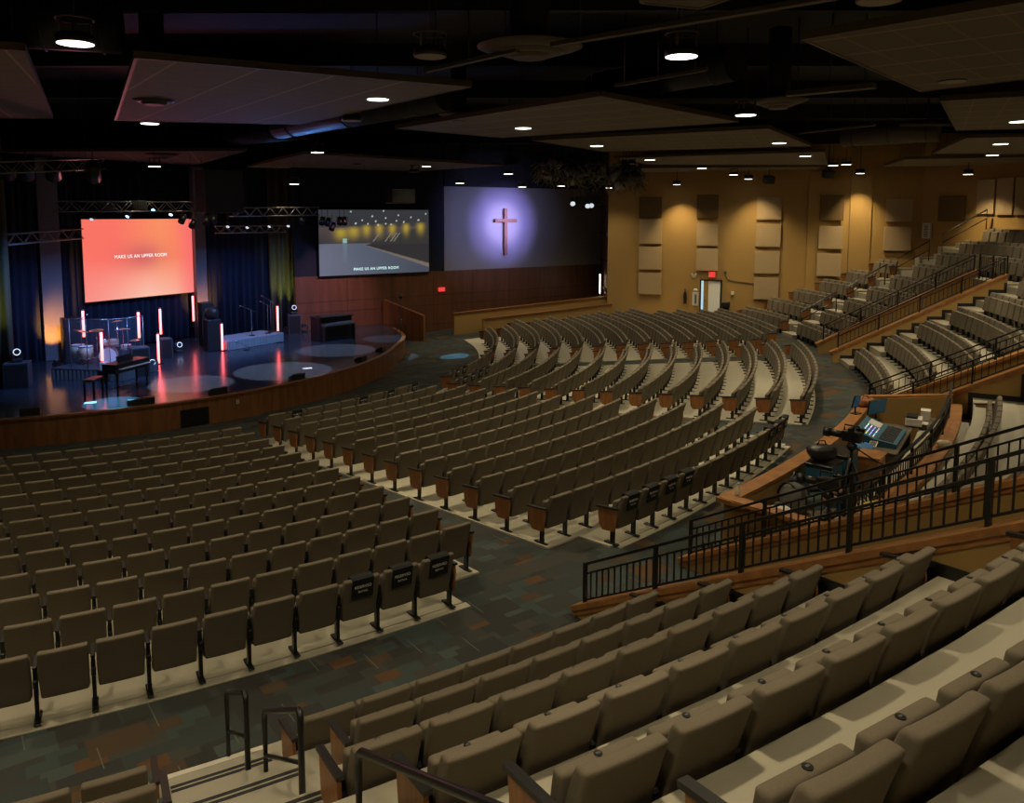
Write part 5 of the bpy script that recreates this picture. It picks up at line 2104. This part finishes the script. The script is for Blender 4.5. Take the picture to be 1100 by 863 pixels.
E_DOWN = 800.0
for p in spots:
    stage = (p.x < -5.5 and p.y > 27)
    far = p.y > 34 or (p.y > 29 and p.x > 6)
    lamp('downlight_beam', 'SPOT', p - Vector((0, 0, .02)), E_DOWN * (.12 if stage else .62 if far and p.x < 6 else .95 if far else 2.15 if p.x > -3 and p.y > 15 else .85 if p.x < -4 else 1.0), WARM, p - Vector((0, 0, 5)), rad(125), 1.0, .2)
# downlights of the same rows that hang above and behind the view
for (r, th) in ((35.5, -58), (37.5, -52), (38.5, -63), (34.0, -68), (37.5, -44), (39.0, -35), (30.5, -66), (36.5, -27), (22.5, -67)):
    p = P(r, th, LZ)
    q = project(p)
    t = thing('downlight', f'round ceiling downlight out of view, {ORD[len(spots) % 19 + 1]} in the row behind', 'ceiling light', p, 0, 'round ceiling downlights')
    m = MB(); m.lathe([(.22, .0), (.235, .005), (.235, .20), (.20, .24), (.20, .245)], seg=20); m.build('housing', M_ARM, t)
    m = MB(); m.cyl((0, 0, -.004), (0, 0, .002), .212, 20); m.build('diffuser', M_LAMP, t)
    m = MB(); m.cyl((0, 0, .24), (0, 0, DECK - LZ), .02, 6); m.build('stem', M_BLK, t)
    lamp('downlight_beam', 'SPOT', p - Vector((0, 0, .02)), E_DOWN, WARM, p - Vector((0, 0, 5)), rad(125), 1.0, .2)
    spots.append(p)

# wall washers
for i, (px, py, en) in enumerate(((727, 198.5, 1.0), (804, 192.5, .8), (924, 186.5, 1.1), (1040, 187.5, .8))):
    if i < 3:
        w = wallpt(px + (8, 20, 0, 0)[i], 210)
        p = atY(px, py, w.y - 1.1)
        aim = w + Vector((0, .0, -4))
    else:
        p = atY(px, py, 36.3)
        aim = p + Vector((1.5, .3, -4))
    t = thing('wall_wash_light', f'bright round lamp washing the ochre wall, {ORD[i + 1]} from the dark corner', 'ceiling light', p, 0, 'wall wash lamps')
    m = MB(); m.lathe([(.20, .0), (.215, .005), (.215, .18), (.18, .22)], seg=24); m.build('housing', M_ARM, t)
    m = MB(); m.cyl((0, 0, -.004), (0, 0, .002), .195, 24); m.build('diffuser', M_LAMP, t)
    m = MB(); m.cyl((0, 0, .22), (0, 0, DECK - p.z), .02, 6); m.build('stem', M_BLK, t)
    lamp('wall_wash_beam', 'SPOT', p - Vector((0, 0, .02)), 900 * en, (1.0, .78, .42), aim, rad(80), .9, .12)

# round vents
for (px, py, dia, z, lab) in ((569, 63, .80, 7.95, 'large round ceiling vent between the two nearest lamps'), (166, 113, .62, 7.8, 'round dark vent hung under the rose-lit panel'), (836, 117, .62, 7.9, 'round tan vent beside a bright downlight'),
                              (174, 171, .6, 7.7, 'round dark vent under the long rose-lit panel'), (493, 131, .5, 7.88, 'round vent on the broad middle panel'), (384, 177, .5, 7.85, 'round vent on the grey panel over the second screen')):
    p = atz(px, py, z)
    t = thing('ceiling_vent', lab, 'vent', p, 0, 'round ceiling vents')
    for k_, (r, zz) in enumerate(((dia, .10), (dia * .72, .05), (dia * .45, .0))):
        m = MB(); m.lathe([(r * .70, zz), (r, zz + .07), (r, zz + .08), (r * .70, zz + .012)], seg=32); m.build('ring', M_STRUT if z > 7.85 else M_BASEB, t)
    m = MB(); m.cyl((0, 0, .05), (0, 0, DECK - z), dia * .38, 20); m.build('neck', M_DUCT, t)

# ducts, beams and pipes


def pipe(name, label, cat, a, b, r, m_, group=None, rect=None):
    a, b = Vector(a), Vector(b)
    t = thing(name, label, cat, a, 0, group)
    m = MB()
    if rect:
        m.bar((0, 0, 0), b - a, rect[0], rect[1])
    else:
        m.cyl((0, 0, 0), b - a, r, 18)
    m.build('run', m_, t)
    for f in (.12, .5, .88):
        q = (b - a) * f
        m = MB()
        m.cyl(q, (q.x, q.y, DECK - a.z), .012, 5)
        m.build('hanger', M_BLK, t)
        if not rect:
            m = MB()
            ax = (b - a).normalized().to_track_quat('Z', 'Y').to_matrix()
            m.tube([q + ax @ Vector((r * 1.03 * math.cos(2 * PI * i / 18), r * 1.03 * math.sin(2 * PI * i / 18), 0)) for i in range(18)], .02, 5, True)
            m.build('strap', M_BLK, t)


pipe('ceiling_duct', 'blue-tinted round duct behind the rose-lit ceiling panel', 'duct', atz(185, 152, 8.5), atz(330, 136, 8.5), .40, M_DUCT, 'ceiling ducts')
pipe('ceiling_duct', 'brown round duct past the end of the rose-lit panel', 'duct', atz(300, 137, 8.4), atz(480, 103, 8.4), .36, M_DUCT, 'ceiling ducts')
pipe('ceiling_duct', 'dark duct overhead near the bright first downlight', 'duct', atz(-40, 20, 8.6), atz(130, 30, 8.6), .4, M_DUCT, 'ceiling ducts')
pipe('ceiling_duct', 'long dark duct crossing over the middle of the hall', 'duct', atz(640, 95, 8.6), atz(790, 68, 8.6), .35, M_DUCT, 'ceiling ducts')
pipe('ceiling_duct', 'tan duct seen between the ceiling panels over the far rows', 'duct', atz(905, 146, 8.3), atz(1010, 140, 8.3), .36, M_STRUT, 'ceiling ducts')
pipe('ceiling_strut', 'brown steel strut leading to the large round vent', 'strut', atz(458, 76, 8.0), atz(556, 54, 8.0), .05, M_STRUT, 'steel struts', (.10, .06))
pipe('ceiling_strut', 'long brown steel strut from the large vent towards the top', 'strut', atz(594, 48, 8.0), atz(900, -4, 8.0), .05, M_STRUT, 'steel struts', (.12, .06))
pipe('ceiling_strut', 'steel strut beside the round tan vent', 'strut', atz(846, 101, 8.1), atz(940, 92, 8.1), .05, M_STRUT, 'steel struts', (.25, .10))
pipe('ceiling_strut', 'steel strut past the tan vent over far rows', 'strut', atz(850, 144, 8.1), atz(940, 134, 8.1), .05, M_STRUT, 'steel struts', (.12, .06))
pipe('ceiling_strut', 'steel strut with a flat tip under the big tiled panel', 'strut', atz(966, 134, 8.1), atz(1026, 134, 8.1), .05, M_STRUT, 'steel struts', (.12, .06))
pipe('ceiling_strut', 'rose-lit strut slanting above the stage', 'strut', atz(120, 193, 7.6), atz(182, 183, 7.6), .05, M_STRUT, 'steel struts', (.10, .08))
pipe('ceiling_strut', 'steel strut low over the middle of the hall', 'strut', atz(660, 92, 8.0), atz(760, 74, 8.0), .05, M_STRUT, 'steel struts', (.06, .06))
m = MB()
for i in range(9):
    m.bar((-26, 4 + i * 5.2, DECK - .25), (32, 4 + i * 5.2, DECK - .25), .2, .5)
struct('ceiling_joist', m, M_DECK)
# hanging dark masking box over the stage
m = MB()
c = atY(236, 206, 32.6)
m.box((c.x, c.y, c.z), (1.6, .9, 1.7), Matrix.Rotation(rad(45), 3, 'Z'), bevel=.03)
o = m.build('speaker_tower', M_SPK)
tag(o, 'big dark loudspeaker mass hung between the stage trusses', 'speaker')
m = MB()
c = atY(430, 211, 40)
m.box((c.x, c.y, c.z), (1.3, .8, .7), Matrix.Rotation(rad(33), 3, 'Z'), bevel=.05)
o = m.build('projector', M_ARM)
tag(o, 'black projector box hung in front of the second screen', 'projector')

# ------------------------------------------------------------------ stage lighting
BLUE = (.16, .36, 1.0)
# soft blue wash of the stage
for (x, y, e) in ((-12.0, 29.5, 2200), (-10.2, 33.5, 2200), (-14.2, 27.0, 2000), (-8.6, 37.0, 900)):
    lamp('blue_wash', 'SPOT', (x + 2.5, y - 2.5, 6.6), e, BLUE, (x - 1.2, y + 1.5, .3), rad(75), .9, .2)
# white-blue pools on the floor
for (px, py, e, col, sz) in ((205, 412, 4200, (.60, .74, 1), 24), (303, 398, 4200, (.62, .76, 1), 30), (360, 376, 3300, (.60, .74, 1), 28), (416, 364, 1800, (.5, .7, 1), 20), (122, 433, 12000, (.10, .60, 1), 15)):
    p = S(px, py)
    lamp('pool_spot', 'SPOT', p + Vector((-1.0, 1.2, 6.5)), e, col, p, rad(sz), .12, .03)
p = atfloor(488, 383)
lamp('aisle_spot', 'SPOT', p + Vector((-2, -2, 7.0)), 6000, (.15, .6, 1), p, rad(10), .1, .03)
# column uplights, each with its fixture


def uplight(label, loc, aim, e, col, size=rad(40)):
    t = thing('uplight', label, 'stage light', loc, 0, 'floor uplights')
    m = MB(); m.box((0, 0, .05), (.22, .2, .10), bevel=.02); m.build('base', M_ARM, t)
    m = MB(); m.cyl((0, 0, .10), (0, 0, .20), .09, 14); m.build('can', M_ARM, t)
    lamp('uplight_beam', 'SPOT', Vector(loc) + Vector((0, 0, .22)), e, col, aim, size, .8, .06)


AMB = (1.0, .38, .05)
uplight('amber floor lamp lighting the grey column beside the drum kit', (-17.05, 30.45, ST_Z), (-17.75, 31.6, 1.4), 700, AMB, rad(52))
uplight('amber floor lamp lighting the grey column by the dark rack', (-13.5, 36.6, ST_Z), (-14.15, 37.65, 1.4), 420, AMB, rad(52))
uplight('green floor lamp at the near stage curtain', (-16.5, 25.6, ST_Z), (-17.1, 26.1, 4.5), 140, (.75, .8, .12), rad(55))
uplight('green floor lamp at the curtain beside the wood wall', (-10.7, 39.5, ST_Z), (-10.9, 40.2, 4.5), 140, (.75, .8, .12), rad(50))
# pink wash on the wood wall by the organ
lamp('pink_wash', 'SPOT', (-5.5, 36.2, 6.6), 1300, (1.0, .50, .55), wp(1.2, .6), rad(55), .9, .2)
# violet light on the cross wall
cp = atplane(541, 240, wp(0, 0, .1), WN)
lamp('cross_spot', 'SPOT', cp + WN * 9 + Vector((0, 0, 1.0)), 8000, (.30, .27, 1.0), cp, rad(33), 1.0, .05)
lamp('cross_spot_white', 'SPOT', cp + WN * 9 + Vector((.5, 0, 1.0)), 6000, (.60, .55, 1.0), cp, rad(19), 1.0, .05)
lamp('cross_fill', 'SPOT', cp + WN * 8 + Vector((-3, -2, .4)), 1700, (.3, .35, .8), cp + WD * -1, rad(60), 1.0, .1)
lamp('drum_spot', 'SPOT', RL(1.5, -2.5, 5.2), 130, (.75, .75, 1.0), RL(.5, 1.2, .5), rad(26), .8, .06)
# red glow over the near ceiling panels
lamp('rose_uplight', 'SPOT', (-12.5, 27.5, 5.6), 330, (1.0, .25, .30), (-7.5, 17.5, 7.9), rad(70), 1.0, .2)

lamp('blue_uplight', 'SPOT', (-8.6, 31.5, 5.4), 420, (.12, .35, 1.0), (-4.8, 23.0, 8.6), rad(55), 1.0, .2)
lamp('blue_ceiling', 'SPOT', (-9.5, 30.0, 5.4), 260, (.12, .3, 1.0), (-6.5, 12.0, 9.6), rad(50), 1.0, .2)

# ------------------------------------------------------------------ world and view
w = bpy.data.worlds.new('world')
SC.world = w
w.use_nodes = True
w.node_tree.nodes['Background'].inputs[0].default_value = (.30, .32, .40, 1)
w.node_tree.nodes['Background'].inputs[1].default_value = .018
SC.view_settings.view_transform = 'Standard'
SC.view_settings.look = 'None'
SC.view_settings.exposure = 0.0
SC.view_settings.gamma = 1.0
SC.view_settings.use_curve_mapping = False
SC.cycles.use_denoising = True
SC.cycles.max_bounces = 6
SC.cycles.sample_clamp_indirect = 4.0
